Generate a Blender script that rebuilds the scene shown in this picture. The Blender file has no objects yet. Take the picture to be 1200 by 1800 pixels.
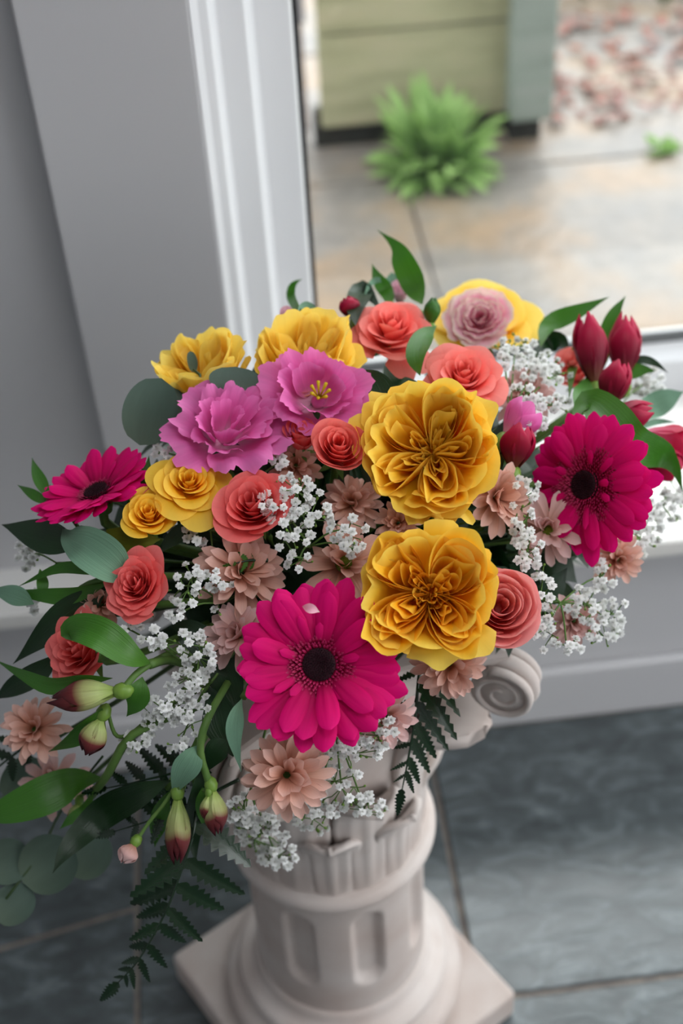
import bpy, bmesh, math, random
import numpy as np
from mathutils import Matrix, Vector

# ------------------------------------------------------------------ camera
SC = bpy.context.scene
COL = SC.collection
FPX = 2400.0                      # focal length in pixels of the 1200 x 1800 frame
CAM = np.array([0.0, 0.0, 1.25])
_n = np.array([165.0, 2650.0])
TH = math.atan2(FPX, float(np.hypot(*_n)))      # pitch below the horizon
ROLL = math.atan2(_n[0], _n[1])
YAW = math.radians(3.9)
FW = np.array([math.sin(YAW)*math.cos(TH), math.cos(YAW)*math.cos(TH), -math.sin(TH)])
R0 = np.array([math.cos(YAW), -math.sin(YAW), 0.0])
U0 = np.cross(R0, FW)
RT = math.cos(ROLL)*R0 - math.sin(ROLL)*U0
UP = math.sin(ROLL)*R0 + math.cos(ROLL)*U0
cd = bpy.data.cameras.new('camera')
cam = bpy.data.objects.new('camera', cd)
COL.objects.link(cam)
cam.matrix_world = Matrix(((RT[0], UP[0], -FW[0], CAM[0]), (RT[1], UP[1], -FW[1], CAM[1]),
                           (RT[2], UP[2], -FW[2], CAM[2]), (0, 0, 0, 1)))
cd.sensor_fit = 'VERTICAL'
cd.sensor_height = 36.0
cd.lens = FPX/1800.0*36.0
cd.clip_start = 0.02
cd.dof.use_dof = True
cd.dof.focus_distance = 0.81
cd.dof.aperture_fstop = 4.6
SC.camera = cam

# ------------------------------------------------------------------ world, exposure
world = bpy.data.worlds.new('overcast_sky')
SC.world = world
world.use_nodes = True
wn = world.node_tree
wn.nodes.clear()
wo = wn.nodes.new('ShaderNodeOutputWorld')
wb = wn.nodes.new('ShaderNodeBackground')
wt = wn.nodes.new('ShaderNodeTexCoord')
ws = wn.nodes.new('ShaderNodeSeparateXYZ')
wr = wn.nodes.new('ShaderNodeValToRGB')
wr.color_ramp.elements[0].color = (0.43, 0.44, 0.455, 1)
wr.color_ramp.elements[1].color = (1.0, 1.02, 1.05, 1)
wr.color_ramp.elements[0].position = 0.0
wr.color_ramp.elements[1].position = 1.0
wn.links.new(wt.outputs['Generated'], ws.inputs[0])
wn.links.new(ws.outputs['Z'], wr.inputs['Fac'])
wn.links.new(wr.outputs['Color'], wb.inputs['Color'])
wb.inputs['Strength'].default_value = 2.8
wn.links.new(wb.outputs[0], wo.inputs[0])
SC.view_settings.view_transform = 'Standard'
SC.view_settings.look = 'None'
SC.view_settings.gamma = 1.0
SC.view_settings.use_curve_mapping = False
SC.view_settings.exposure = 1.18

# ------------------------------------------------------------------ pixel -> world helpers
ELC = np.array([.03, .72, .56])          # the bouquet's dome
ELR = np.array([.26, .22, .17])
FOAM = np.array([.022, .685, .567])

def ray(px, py):
    return FW + RT*(px-600.0)/FPX - UP*(py-900.0)/FPX

def dome(px, py):
    r = ray(px, py)
    o = (CAM-ELC)/ELR
    d = r/ELR
    a = d @ d; b = o @ d; c = o @ o - 1
    disc = max(b*b-a*c, 0.0)
    return (-b-math.sqrt(disc))/a

def W(px, py, off=0.0, dep=None):
    t = (dome(px, py) if dep is None else dep) + off
    return CAM + ray(px, py)*t

def unit(v):
    v = np.asarray(v, float)
    return v/max(np.linalg.norm(v), 1e-9)

def frame_at(px, py, nx, ny, spin=0.0):
    """axes of a flower that faces (nx right, ny up, rest to the viewer)"""
    w = unit(-ray(px, py))
    r = unit(RT - w*(RT @ w))
    u = np.cross(w, r)
    n = unit(r*nx + u*ny + w*math.sqrt(max(0.0, 1-nx*nx-ny*ny)))
    x = unit(r - n*(r @ n)) if abs(r @ n) < .95 else unit(u - n*(u @ n))
    y = np.cross(n, x)
    c, s = math.cos(spin), math.sin(spin)
    return x*c+y*s, -x*s+y*c, n

# ------------------------------------------------------------------ objects
def props(o, label=None, cat=None, group=None, kind=None):
    if label: o['label'] = label
    if cat: o['category'] = cat
    if group: o['group'] = group
    if kind: o['kind'] = kind
    return o

def empty(name, loc, axes=None):
    o = bpy.data.objects.new(name, None)
    o.empty_display_size = .01
    COL.objects.link(o)
    if axes is None:
        o.location = Vector(loc)
    else:
        x, y, z = axes
        o.matrix_world = Matrix(((x[0], y[0], z[0], loc[0]), (x[1], y[1], z[1], loc[1]),
                                 (x[2], y[2], z[2], loc[2]), (0, 0, 0, 1)))
    return o

def mesh_from(name, V, F, mats, uv=None, midx=None, smooth=True):
    me = bpy.data.meshes.new(name)
    me.from_pydata([tuple(v) for v in V], [], [tuple(f) for f in F])
    for m in (mats if isinstance(mats, (list, tuple)) else [mats]):
        me.materials.append(m)
    if uv is not None:
        uv = np.asarray(uv, float)
        l = me.uv_layers.new(name='UVMap')
        idx = np.empty(len(me.loops), int)
        me.loops.foreach_get('vertex_index', idx)
        l.data.foreach_set('uv', uv[idx].ravel())
    if midx is not None:
        me.polygons.foreach_set('material_index', midx)
    if smooth:
        me.polygons.foreach_set('use_smooth', [True]*len(me.polygons))
    me.update()
    return me

def link(name, me, parent=None, loc=None, rot=None, scale=None):
    o = bpy.data.objects.new(name, me)
    COL.objects.link(o)
    if parent is not None: o.parent = parent
    if loc is not None: o.location = Vector(loc)
    if rot is not None: o.rotation_euler = rot
    if scale is not None: o.scale = scale if hasattr(scale, '__len__') else (scale,)*3
    return o

def grid_data(P, flip=False):
    """P: (n, m, 3) -> verts, faces, uv (u across, v along)"""
    n, m = P.shape[:2]
    V = P.reshape(-1, 3)
    F = []
    for i in range(n-1):
        for j in range(m-1):
            a = i*m+j
            q = (a, a+1, a+m+1, a+m)
            F.append(q[::-1] if flip else q)
    uu, vv = np.meshgrid(np.linspace(0, 1, m), np.linspace(0, 1, n))
    return V, F, np.stack([uu.ravel(), vv.ravel()], 1)

def grid_mesh(name, P, mat):
    V, F, uv = grid_data(P)
    return mesh_from(name, V, F, mat, uv)

class MB:
    """collects pieces into one mesh"""
    def __init__(s): s.V = []; s.F = []; s.U = []; s.M = []; s.n = 0
    def add(s, V, F, U=None, m=0):
        V = np.asarray(V, float)
        s.V.append(V)
        s.F += [tuple(i+s.n for i in f) for f in F]
        s.U.append(np.zeros((len(V), 2)) if U is None else np.asarray(U, float))
        s.M += [m]*len(F)
        s.n += len(V)
        return s
    def box(s, a, b, m=0):
        (x0, y0, z0), (x1, y1, z1) = a, b
        V = [(x0,y0,z0),(x1,y0,z0),(x1,y1,z0),(x0,y1,z0),(x0,y0,z1),(x1,y0,z1),(x1,y1,z1),(x0,y1,z1)]
        F = [(0,3,2,1),(4,5,6,7),(0,1,5,4),(1,2,6,5),(2,3,7,6),(3,0,4,7)]
        return s.add(V, F, None, m)
    def tube(s, pts, rad, sides=6, m=0, cap=True):
        pts = np.asarray(pts, float)
        n = len(pts)
        rad = np.full(n, rad) if np.isscalar(rad) else np.asarray(rad, float)
        T = np.gradient(pts, axis=0)
        T /= np.maximum(np.linalg.norm(T, axis=1, keepdims=True), 1e-9)
        ref = np.array([0, 0, 1.0]) if abs(T[0][2]) < .9 else np.array([1.0, 0, 0])
        a = unit(np.cross(T[0], ref))
        V = []; U = []
        for i in range(n):
            a = unit(a - T[i]*(a @ T[i]))
            b = np.cross(T[i], a)
            for k in range(sides):
                w = 2*math.pi*k/sides
                V.append(pts[i] + rad[i]*(a*math.cos(w)+b*math.sin(w)))
                U.append((k/sides, i/max(n-1, 1)))
        F = []
        for i in range(n-1):
            for k in range(sides):
                k2 = (k+1) % sides
                F.append((i*sides+k, i*sides+k2, (i+1)*sides+k2, (i+1)*sides+k))
        if cap:
            F.append(tuple(range(sides))[::-1]); F.append(tuple((n-1)*sides+k for k in range(sides)))
        return s.add(V, F, U, m)
    def lathe(s, prof, seg=32, m=0, c=(0, 0)):
        V = []; U = []; n = len(prof)
        for i, (r, z) in enumerate(prof):
            for k in range(seg):
                a = 2*math.pi*k/seg
                V.append((c[0]+r*math.cos(a), c[1]+r*math.sin(a), z)); U.append((k/seg, i/(n-1)))
        F = []
        for i in range(n-1):
            for k in range(seg):
                k2 = (k+1) % seg
                F.append((i*seg+k, i*seg+k2, (i+1)*seg+k2, (i+1)*seg+k))
        F.append(tuple((n-1)*seg+k for k in range(seg)))
        F.append(tuple(range(seg))[::-1])
        return s.add(V, F, U, m)
    def mesh(s, name, mats, smooth=True):
        return mesh_from(name, np.concatenate(s.V), s.F, mats, np.concatenate(s.U), s.M, smooth)

def bevel(o, w=.003, seg=2):
    b = o.modifiers.new('bevel', 'BEVEL')
    b.width = w; b.segments = seg; b.limit_method = 'ANGLE'; b.angle_limit = math.radians(40)
    return o

def curve(pts, n=12):
    """Catmull-Rom through pts"""
    P = [np.asarray(p, float) for p in pts]
    if len(P) == 2:
        return np.array([P[0]+(P[1]-P[0])*t for t in np.linspace(0, 1, n)])
    P = [2*P[0]-P[1]] + P + [2*P[-1]-P[-2]]
    k = len(P)-3
    out = []
    for t in np.linspace(0, k-1e-6, n):
        i = int(t); f = t-i
        a, b, c, d = P[i:i+4]
        out.append(.5*((2*b)+(-a+c)*f+(2*a-5*b+4*c-d)*f*f+(-a+3*b-3*c+d)*f**3))
    return np.array(out)

# ------------------------------------------------------------------ materials
def lin(r, g, b):
    f = lambda c: (c/12.92 if c <= .04045 else ((c+.055)/1.055)**2.4)
    return (f(r/255), f(g/255), f(b/255), 1)

def nodes(name):
    m = bpy.data.materials.new(name)
    m.use_nodes = True
    nt = m.node_tree
    return m, nt, nt.nodes['Principled BSDF'], nt.nodes['Material Output']

def ramp(nt, stops):
    r = nt.nodes.new('ShaderNodeValToRGB')
    e = r.color_ramp.elements
    while len(e) > 1: e.remove(e[0])
    e[0].position, e[0].color = stops[0]
    for p, c in stops[1:]:
        x = e.new(p); x.color = c
    return r

def petal_mat(name, stops, rough=.55, trans=.3, vein=18, veinamt=.12, edge=None, var=.12, spec=.25, bump=.25):
    """stops: colours from the base (v=0) to the tip (v=1) of the petal; edge: colour of a thin rim"""
    m, nt, p, out = nodes(name)
    N = nt.nodes.new; L = nt.links.new
    uv = N('ShaderNodeUVMap'); sp = N('ShaderNodeSeparateXYZ'); L(uv.outputs[0], sp.inputs[0])
    r = ramp(nt, stops); L(sp.outputs['Y'], r.inputs[0])
    col = r.outputs[0]
    if edge is not None:
        r2 = ramp(nt, [(0, (0, 0, 0, 1)), (edge[1], (0, 0, 0, 1)), (1, (1, 1, 1, 1))]); L(sp.outputs['Y'], r2.inputs[0])
        mx = N('ShaderNodeMix'); mx.data_type = 'RGBA'
        L(r2.outputs[0], mx.inputs[0]); L(col, mx.inputs[6]); mx.inputs[7].default_value = edge[0]
        col = mx.outputs[2]
    nz = N('ShaderNodeTexNoise'); nz.inputs['Scale'].default_value = 6.0
    mp = N('ShaderNodeMapping'); mp.inputs['Scale'].default_value = (vein, 1.2, 1)
    L(uv.outputs[0], mp.inputs[0]); L(mp.outputs[0], nz.inputs['Vector'])
    nz.inputs['Scale'].default_value = 1.0
    nz.inputs['Detail'].default_value = 3.0
    oi = N('ShaderNodeObjectInfo')
    ad = N('ShaderNodeMath'); ad.operation = 'MULTIPLY_ADD'
    L(nz.outputs[0], ad.inputs[0]); ad.inputs[1].default_value = veinamt*2
    ad.inputs[2].default_value = 1-veinamt-var*.5
    ad2 = N('ShaderNodeMath'); ad2.operation = 'MULTIPLY_ADD'
    L(oi.outputs['Random'], ad2.inputs[0]); ad2.inputs[1].default_value = var; L(ad.outputs[0], ad2.inputs[2])
    hs = N('ShaderNodeHueSaturation'); L(ad2.outputs[0], hs.inputs['Value']); L(col, hs.inputs['Color'])
    L(hs.outputs[0], p.inputs['Base Color'])
    p.inputs['Roughness'].default_value = rough
    p.inputs['Specular IOR Level'].default_value = spec
    bp = N('ShaderNodeBump'); bp.inputs['Strength'].default_value = bump; bp.inputs['Distance'].default_value = .0006
    L(nz.outputs[0], bp.inputs['Height']); L(bp.outputs[0], p.inputs['Normal'])
    if trans > 0:
        tr = N('ShaderNodeBsdfTranslucent'); L(hs.outputs[0], tr.inputs[0])
        mxs = N('ShaderNodeMixShader'); mxs.inputs[0].default_value = trans
        L(p.outputs[0], mxs.inputs[1]); L(tr.outputs[0], mxs.inputs[2]); L(mxs.outputs[0], out.inputs[0])
    return m

def plain_mat(name, col, rough=.5, spec=.4, c2=None, scale=20, bump=0, metal=0, detail=4, dist=.002, coord='Object'):
    m, nt, p, out = nodes(name)
    p.inputs['Base Color'].default_value = col
    p.inputs['Roughness'].default_value = rough
    p.inputs['Specular IOR Level'].default_value = spec
    if c2 is not None or bump:
        N = nt.nodes.new; L = nt.links.new
        tc = N('ShaderNodeTexCoord'); nz = N('ShaderNodeTexNoise')
        nz.inputs['Scale'].default_value = scale; nz.inputs['Detail'].default_value = detail
        L(tc.outputs[coord], nz.inputs['Vector'])
        if c2 is not None:
            r = ramp(nt, [(.3, col), (.7, c2)]); L(nz.outputs[0], r.inputs[0]); L(r.outputs[0], p.inputs['Base Color'])
        if bump:
            b = N('ShaderNodeBump'); b.inputs['Strength'].default_value = bump; b.inputs['Distance'].default_value = dist
            L(nz.outputs[0], b.inputs['Height']); L(b.outputs[0], p.inputs['Normal'])
    return m

M = {}
def st(*cs):
    n = len(cs)
    return [(i/(n-1), lin(*c)) for i, c in enumerate(cs)]
M['gerbera'] = petal_mat('gerbera_petal', st((136,0,46),(204,2,94),(220,4,108),(226,10,118)), .55, .25, vein=7, veinamt=.16, spec=.14)
M['gerbera_in'] = petal_mat('gerbera_floret', st((84,0,28),(140,2,50),(204,48,110)), .5, .2, vein=5, veinamt=.1)
M['yellow'] = petal_mat('yellow_petal', st((250,156,8),(255,190,26),(255,210,58),(255,224,100)), .5, .34, vein=14, veinamt=.07)
M['yellow_deep'] = petal_mat('yellow_deep_petal', st((244,138,2),(253,176,12),(255,196,38),(255,212,80)), .5, .32, vein=14, veinamt=.07)
M['yellow_pale'] = petal_mat('yellow_pale_petal', st((250,188,28),(255,212,60),(255,224,92),(255,230,118)), .5, .4, vein=14, veinamt=.07)
M['coral'] = petal_mat('coral_petal', st((222,82,82),(247,114,110),(253,132,124),(254,148,138)), .5, .3, vein=14, veinamt=.08)
M['coral_deep'] = petal_mat('coral_deep_petal', st((202,56,66),(236,92,96),(245,110,110),(247,128,124)), .5, .28, vein=14, veinamt=.08)
M['pink_rose'] = petal_mat('pink_rose_petal', st((222,84,96),(244,130,134),(250,162,160),(252,184,180)), .5, .32, vein=14, veinamt=.08)
M['lisianthus'] = petal_mat('lisianthus_petal', st((238,186,208),(234,126,188),(228,106,178),(232,124,188)), .5, .3, vein=22, veinamt=.14)
M['lisianthus_pale'] = petal_mat('pale_lisianthus_petal', st((222,126,150),(240,168,188),(246,188,204),(246,194,208)), .5, .32, vein=20, veinamt=.1, edge=(lin(240,226,206), .86))
M['mum'] = petal_mat('peach_petal', st((176,112,84),(214,158,134),(226,178,160),(232,192,180)), .55, .3, vein=8, veinamt=.14)
M['mum_pink'] = petal_mat('dusty_pink_petal', st((190,130,104),(220,172,160),(230,188,182),(234,200,198)), .55, .3, vein=8, veinamt=.12)
M['mum_eye'] = plain_mat('green_eye', lin(110,124,30), .7, .2, lin(70,92,20), 900, .6, dist=.0006)
M['crimson'] = petal_mat('crimson_petal', st((104,70,44),(112,16,40),(160,10,54),(188,20,70)), .45, .25, vein=12, veinamt=.2)
M['crimson_pink'] = petal_mat('crimson_pink_petal', st((230,150,180),(216,84,118),(196,30,72),(190,24,66)), .45, .3, vein=12, veinamt=.2)
M['bud_maroon'] = petal_mat('green_maroon_bud', [(0,lin(140,166,70)),(.25,lin(176,190,120)),(.48,lin(160,160,104)),(.64,lin(106,44,44)),(1,lin(56,12,24))], .4, .15, vein=14, veinamt=.22)
M['bud_pink'] = petal_mat('pale_bud', st((150,170,110),(222,190,196),(222,170,186)), .5, .3)
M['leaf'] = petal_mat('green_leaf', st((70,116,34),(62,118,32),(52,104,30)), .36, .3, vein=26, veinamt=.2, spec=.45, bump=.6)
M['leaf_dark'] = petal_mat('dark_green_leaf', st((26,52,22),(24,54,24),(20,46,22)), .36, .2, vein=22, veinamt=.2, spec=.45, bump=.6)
M['leaf_blue'] = petal_mat('glaucous_leaf', st((108,146,116),(116,156,130),(112,150,126)), .55, .25, vein=26, veinamt=.2, spec=.3, bump=.6)
M['leaf_olive'] = petal_mat('olive_leaf', st((92,98,24),(100,106,26),(92,98,26)), .5, .3, vein=10, veinamt=.2)
M['eucalyptus'] = petal_mat('eucalyptus_leaf', st((84,100,84),(78,96,84),(80,100,90)), .6, .18, vein=6, veinamt=.14, spec=.25)
M['fern'] = petal_mat('fern_pinna', st((22,46,22),(20,46,24),(22,48,25)), .26, .15, vein=8, veinamt=.25, spec=.6)
M['stem'] = plain_mat('green_stem', lin(96,126,62), .5, .3, lin(74,108,46), 60)
M['stem_dark'] = plain_mat('dark_stem', lin(52,74,36), .5, .3, lin(40,60,30), 60)
M['ovary'] = plain_mat('green_ovary', lin(118,150,60), .4, .4, lin(96,130,48), 200)
M['white_petal'] = petal_mat('white_petal', st((232,236,216),(246,247,244),(250,250,250)), .6, .25, vein=6, veinamt=.05, var=.05)
M['disc'] = plain_mat('gerbera_disc', lin(24,4,12), .7, .2, lin(50,8,24), 900)
M['foam'] = plain_mat('floral_foam', lin(28,48,26), .9, .1, lin(20,36,20), 80, .3)
M['stamen'] = plain_mat('yellow_stamen', lin(214,190,30), .5, .3)

# ------------------------------------------------------------------ room materials
M['pvc'] = plain_mat('white_pvc', lin(214,215,216), .35, .4, lin(205,206,208), 3)
M['wallpaint'] = plain_mat('white_paint', lin(193,193,194), .55, .3, lin(186,186,188), 2.5, .1)
M['gasket'] = plain_mat('black_gasket', lin(30,32,34), .5, .3)
M['sill'] = plain_mat('sill_white', lin(226,226,224), .4, .4, lin(216,214,208), 4)
M['plaster'] = plain_mat('antique_plaster', lin(206,198,193), .7, .25, lin(186,171,163), 16, .25, dist=.001, detail=6)
M['grout'] = plain_mat('grout', lin(140,132,124), .9, .1, lin(110,104,100), 60)

def tile_mat():
    m, nt, p, out = nodes('slate_tile')
    N = nt.nodes.new; L = nt.links.new
    tc = N('ShaderNodeTexCoord')
    mp = N('ShaderNodeMapping'); mp.inputs['Rotation'].default_value = (0, 0, .6); mp.inputs['Scale'].default_value = (1, 2.2, 1)
    geo = N('ShaderNodeNewGeometry')
    L(geo.outputs['Position'], mp.inputs[0])
    n1 = N('ShaderNodeTexNoise'); n1.inputs['Scale'].default_value = 16; n1.inputs['Detail'].default_value = 8; n1.inputs['Roughness'].default_value = .62
    n1.inputs['Distortion'].default_value = 1.2
    L(mp.outputs[0], n1.inputs['Vector'])
    r = ramp(nt, [(.28, lin(54,60,62)), (.5, lin(72,80,82)), (.66, lin(98,107,110)), (.8, lin(134,145,148))])
    L(n1.outputs[0], r.inputs[0]); L(r.outputs[0], p.inputs['Base Color'])
    p.inputs['Roughness'].default_value = .22
    p.inputs['Specular IOR Level'].default_value = .8
    b = N('ShaderNodeBump'); b.inputs['Strength'].default_value = .18; b.inputs['Distance'].default_value = .004
    L(n1.outputs[0], b.inputs['Height']); L(b.outputs[0], p.inputs['Normal'])
    return m
M['tile'] = tile_mat()

def slab_mat():
    m, nt, p, out = nodes('wet_sandstone')
    N = nt.nodes.new; L = nt.links.new
    geo = N('ShaderNodeNewGeometry'); oi = N('ShaderNodeObjectInfo')
    n1 = N('ShaderNodeTexNoise'); n1.inputs['Scale'].default_value = 4.2; n1.inputs['Detail'].default_value = 5
    L(geo.outputs['Position'], n1.inputs['Vector'])
    r = ramp(nt, [(.34, lin(112,108,106)), (.48, lin(126,118,111)), (.6, lin(138,119,101)), (.74, lin(146,121,96))])
    L(n1.outputs[0], r.inputs[0])
    n2 = N('ShaderNodeTexNoise'); n2.inputs['Scale'].default_value = 30; n2.inputs['Detail'].default_value = 6
    L(geo.outputs['Position'], n2.inputs['Vector'])
    hs = N('ShaderNodeHueSaturation'); L(r.outputs[0], hs.inputs['Color'])
    ma = N('ShaderNodeMath'); ma.operation = 'MULTIPLY_ADD'; L(n2.outputs[0], ma.inputs[0]); ma.inputs[1].default_value = .5; ma.inputs[2].default_value = .75
    L(ma.outputs[0], hs.inputs['Value']); L(hs.outputs[0], p.inputs['Base Color'])
    p.inputs['Roughness'].default_value = .36
    b = N('ShaderNodeBump'); b.inputs['Strength'].default_value = .4; b.inputs['Distance'].default_value = .01
    L(n2.outputs[0], b.inputs['Height']); L(b.outputs[0], p.inputs['Normal'])
    return m
M['slab'] = slab_mat()

def wood_mat(name, c1, c2, c3):
    m, nt, p, out = nodes(name)
    N = nt.nodes.new; L = nt.links.new
    tc = N('ShaderNodeTexCoord'); mp = N('ShaderNodeMapping'); mp.inputs['Scale'].default_value = (1.5, 6, 9)
    L(tc.outputs['Object'], mp.inputs[0])
    n1 = N('ShaderNodeTexNoise'); n1.inputs['Scale'].default_value = 3; n1.inputs['Detail'].default_value = 6
    L(mp.outputs[0], n1.inputs['Vector'])
    r = ramp(nt, [(.3, c1), (.5, c2), (.72, c3)]); L(n1.outputs[0], r.inputs[0]); L(r.outputs[0], p.inputs['Base Color'])
    p.inputs['Roughness'].default_value = .8
    b = N('ShaderNodeBump'); b.inputs['Strength'].default_value = .4; b.inputs['Distance'].default_value = .004
    L(n1.outputs[0], b.inputs['Height']); L(b.outputs[0], p.inputs['Normal'])
    return m
M['board'] = wood_mat('mossy_board', lin(140,137,106), lin(164,160,128), lin(178,166,138))
M['post'] = wood_mat('grey_post', lin(122,130,122), lin(136,144,136), lin(146,150,144))
M['gap_shadow'] = plain_mat('fence_gap_shadow', lin(54,51,46), .9, .2, lin(38,37,33), 14, .3)  # dark colour stands in for the shade in the gap below the fence
M['soil'] = plain_mat('garden_soil', lin(66,57,48), .95, .1, lin(50,43,36), 20, .4)
M['weed'] = petal_mat('weed_leaf', st((92,124,58),(134,170,96),(158,188,118)), .5, .35, vein=6)
M['litter'] = plain_mat('leaf_litter', lin(128,84,66), .9, .1, lin(140,118,116), 9)
M['hedge'] = petal_mat('low_plant_leaf', st((50,74,38),(69,93,53)), .5, .3)
M['render_wall'] = plain_mat('pale_render', lin(148,145,152), .8, .2, lin(136,133,141), 6)
M['brick'] = plain_mat('red_brick', lin(108,74,60), .85, .2, lin(90,60,48), 20, .3)

def glass_mat():
    m, nt, p, out = nodes('window_glass')
    N = nt.nodes.new; L = nt.links.new
    t = N('ShaderNodeBsdfTransparent'); t.inputs[0].default_value = (.95, .97, .96, 1)
    g = N('ShaderNodeBsdfGlossy'); g.inputs['Roughness'].default_value = .02; g.inputs[0].default_value = (1, 1, 1, 1)
    ge = N('ShaderNodeNewGeometry'); dt = N('ShaderNodeVectorMath'); dt.operation = 'DOT_PRODUCT'
    L(ge.outputs['Incoming'], dt.inputs[0]); L(ge.outputs['Normal'], dt.inputs[1])
    def math_(op, a, b):
        n_ = N('ShaderNodeMath'); n_.operation = op
        for i_, v_ in enumerate((a, b)):
            if isinstance(v_, (int, float)): n_.inputs[i_].default_value = v_
            else: L(v_, n_.inputs[i_])
        return n_.outputs[0]
    fac = math_('ADD', math_('MULTIPLY', math_('POWER', math_('SUBTRACT', 1.0, math_('ABSOLUTE', dt.outputs['Value'], 0.0)), 5.0), .96), .04)
    mx = N('ShaderNodeMixShader'); L(fac, mx.inputs[0]); L(t.outputs[0], mx.inputs[1]); L(g.outputs[0], mx.inputs[2])
    L(mx.outputs[0], out.inputs[0])
    return m
M['glass'] = glass_mat()

# ================================================================== THE SETTING
def structure(name, me, label=None, parent=None, cat=None):
    o = link(name, me, parent)
    if parent is None:
        o['kind'] = 'structure'
        if label: o['label'] = label
        if cat: o['category'] = cat
    return o

# ---- floor: a grout bed and slate tiles on a 333 mm grid
fl = structure('floor', MB().box((-1.66, -2.3, -.06), (1.98, .99, -.003)).mesh('floor_bed', M['grout'], False),
               'grey blue slate tiled floor in front of the window', None, 'floor')
TS = .3325; GAP = .003
bm_t = MB().box((GAP, GAP, -.012), (TS-GAP, TS-GAP, 0)).mesh('tile', M['tile'], False)
for i in range(-5, 6):
    for j in range(-6, 1):
        x0, y0 = .1485+i*TS, .6545+j*TS
        if i == -2 and j == 0: continue
        t = link('tile', bm_t, fl, (x0, y0, 0))
        bevel(t, .0015, 1)
# the tile on the left is laid in two pieces with a slanting joint
x0, y0 = .1485-2*TS, .6545
ya, yb = y0+.083, y0+.149
for poly in ([(x0+GAP, y0+GAP), (x0+TS-GAP, y0+GAP), (x0+TS-GAP, yb-GAP), (x0+GAP, ya-GAP)],
             [(x0+GAP, ya+GAP), (x0+TS-GAP, yb+GAP), (x0+TS-GAP, y0+TS-GAP), (x0+GAP, y0+TS-GAP)]):
    V = [(x, y, -.012) for x, y in poly]+[(x, y, 0) for x, y in poly]
    F = [(3,2,1,0),(4,5,6,7),(0,1,5,4),(1,2,6,5),(2,3,7,6),(3,0,4,7)]
    bevel(link('tile', mesh_from('tile_piece', V, F, M['tile'], smooth=False), fl), .0015, 1)

# ---- low wall under the window, skirting, sill
structure('wall_front', MB().box((-1.66, .996, 0), (1.98, 1.30, .268)).mesh('wall_front', M['wallpaint'], False),
          'white low wall panel under the window sill', None, 'wall')
o = structure('baseboard_front', MB().box((-1.66, .982, 0), (1.98, .996, .085)).mesh('baseboard', M['wallpaint'], False),
          'white skirting board along the low wall', None, 'baseboard')
bevel(o, .006, 3)
o = structure('trim_1', MB().box((-1.66, .962, .268), (1.98, 1.24, .290)).mesh('sill', M['sill'], False),
              'white window sill running the length of the low wall', None, 'window sill')
bevel(o, .004, 3)
# ---- left wall face and the flat post beside the window
structure('wall_left', MB().box((-1.66, 1.028, .290), (-.140, 1.24, 2.4)).mesh('wall_left', M['wallpaint'], False),
          'plain pale grey wall to the left of the window post', None, 'wall')
o = structure('trim_2', MB().box((-.148, 1.0, .290), (-.021, 1.24, 2.4)).mesh('post_panel', M['wallpaint'], False),
              'broad flat white post between wall and window frame', None, 'trim')
bevel(o, .002, 2)

# ---- window frame profile (left jamb), bottom rail, pane
win = empty('window_1', (.0, 1.2, .29))
props(win, 'white plastic framed window looking onto the patio', 'window', None, 'structure')
def kx(px, y): return (-.021+.000416*(px-330))*y
prof = [(330,1.000),(346,1.008),(364,1.012),(376,1.05),(428,1.056),(441,1.105),(508,1.112),(512,1.19)]
pts2 = [(kx(a, y), y) for a, y in prof]
pts2 = pts2+[(pts2[-1][0], 1.24), (pts2[0][0], 1.24)]
nP = len(pts2)
V = [(x, y-1.2, 0) for x, y in pts2]+[(x, y-1.2, 2.11) for x, y in pts2]
F = [(i, (i+1) % nP, nP+(i+1) % nP, nP+i) for i in range(nP)]+[tuple(range(nP))[::-1], tuple(range(nP, 2*nP))]
jb = bevel(link('jamb', mesh_from('jamb', V, F, M['pvc'], smooth=False), win), .0016, 2)
gx = kx(512, 1.19)
link('jamb', MB().box((1.62, -.2, 0), (1.98, .04, 2.11)).mesh('jamb_far', M['pvc'], False), win)
# bottom rail: white bead, gasket channel, flat rail (profile in y, z)
rp = [(0,0),(0,.044),(.012,.050),(.020,.058),(.034,.058),(.034,.063),(.04,.063),(.04,0)]
V = [(gx, y, z) for y, z in rp]+[(1.62, y, z) for y, z in rp]
nR = len(rp)
F = [(i, nR+i, nR+(i+1) % nR, (i+1) % nR) for i in range(nR)]+[tuple(range(nR)), tuple(range(nR, 2*nR))[::-1]]
br = bevel(link('bottom_rail', mesh_from('bottom_rail', V, F, M['pvc'], smooth=False), win), .0012, 2)
link('gasket', MB().box((gx, .020, .0575), (1.62, .034, .0605)).mesh('gasket', M['gasket'], False), br)
link('gasket', MB().box((gx-.002, -.012, .05), (gx+.0045, -.003, 2.11)).mesh('gasket_side', M['gasket'], False), jb)
link('glass_pane', MB().box((gx+.002, .034, .06), (1.62, .038, 2.11)).mesh('glass_pane', M['glass'], False), win)
link('top_rail', MB().box((-.02, -.2, 2.05), (1.62, .04, 2.11)).mesh('top_rail', M['pvc'], False), win)

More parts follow.
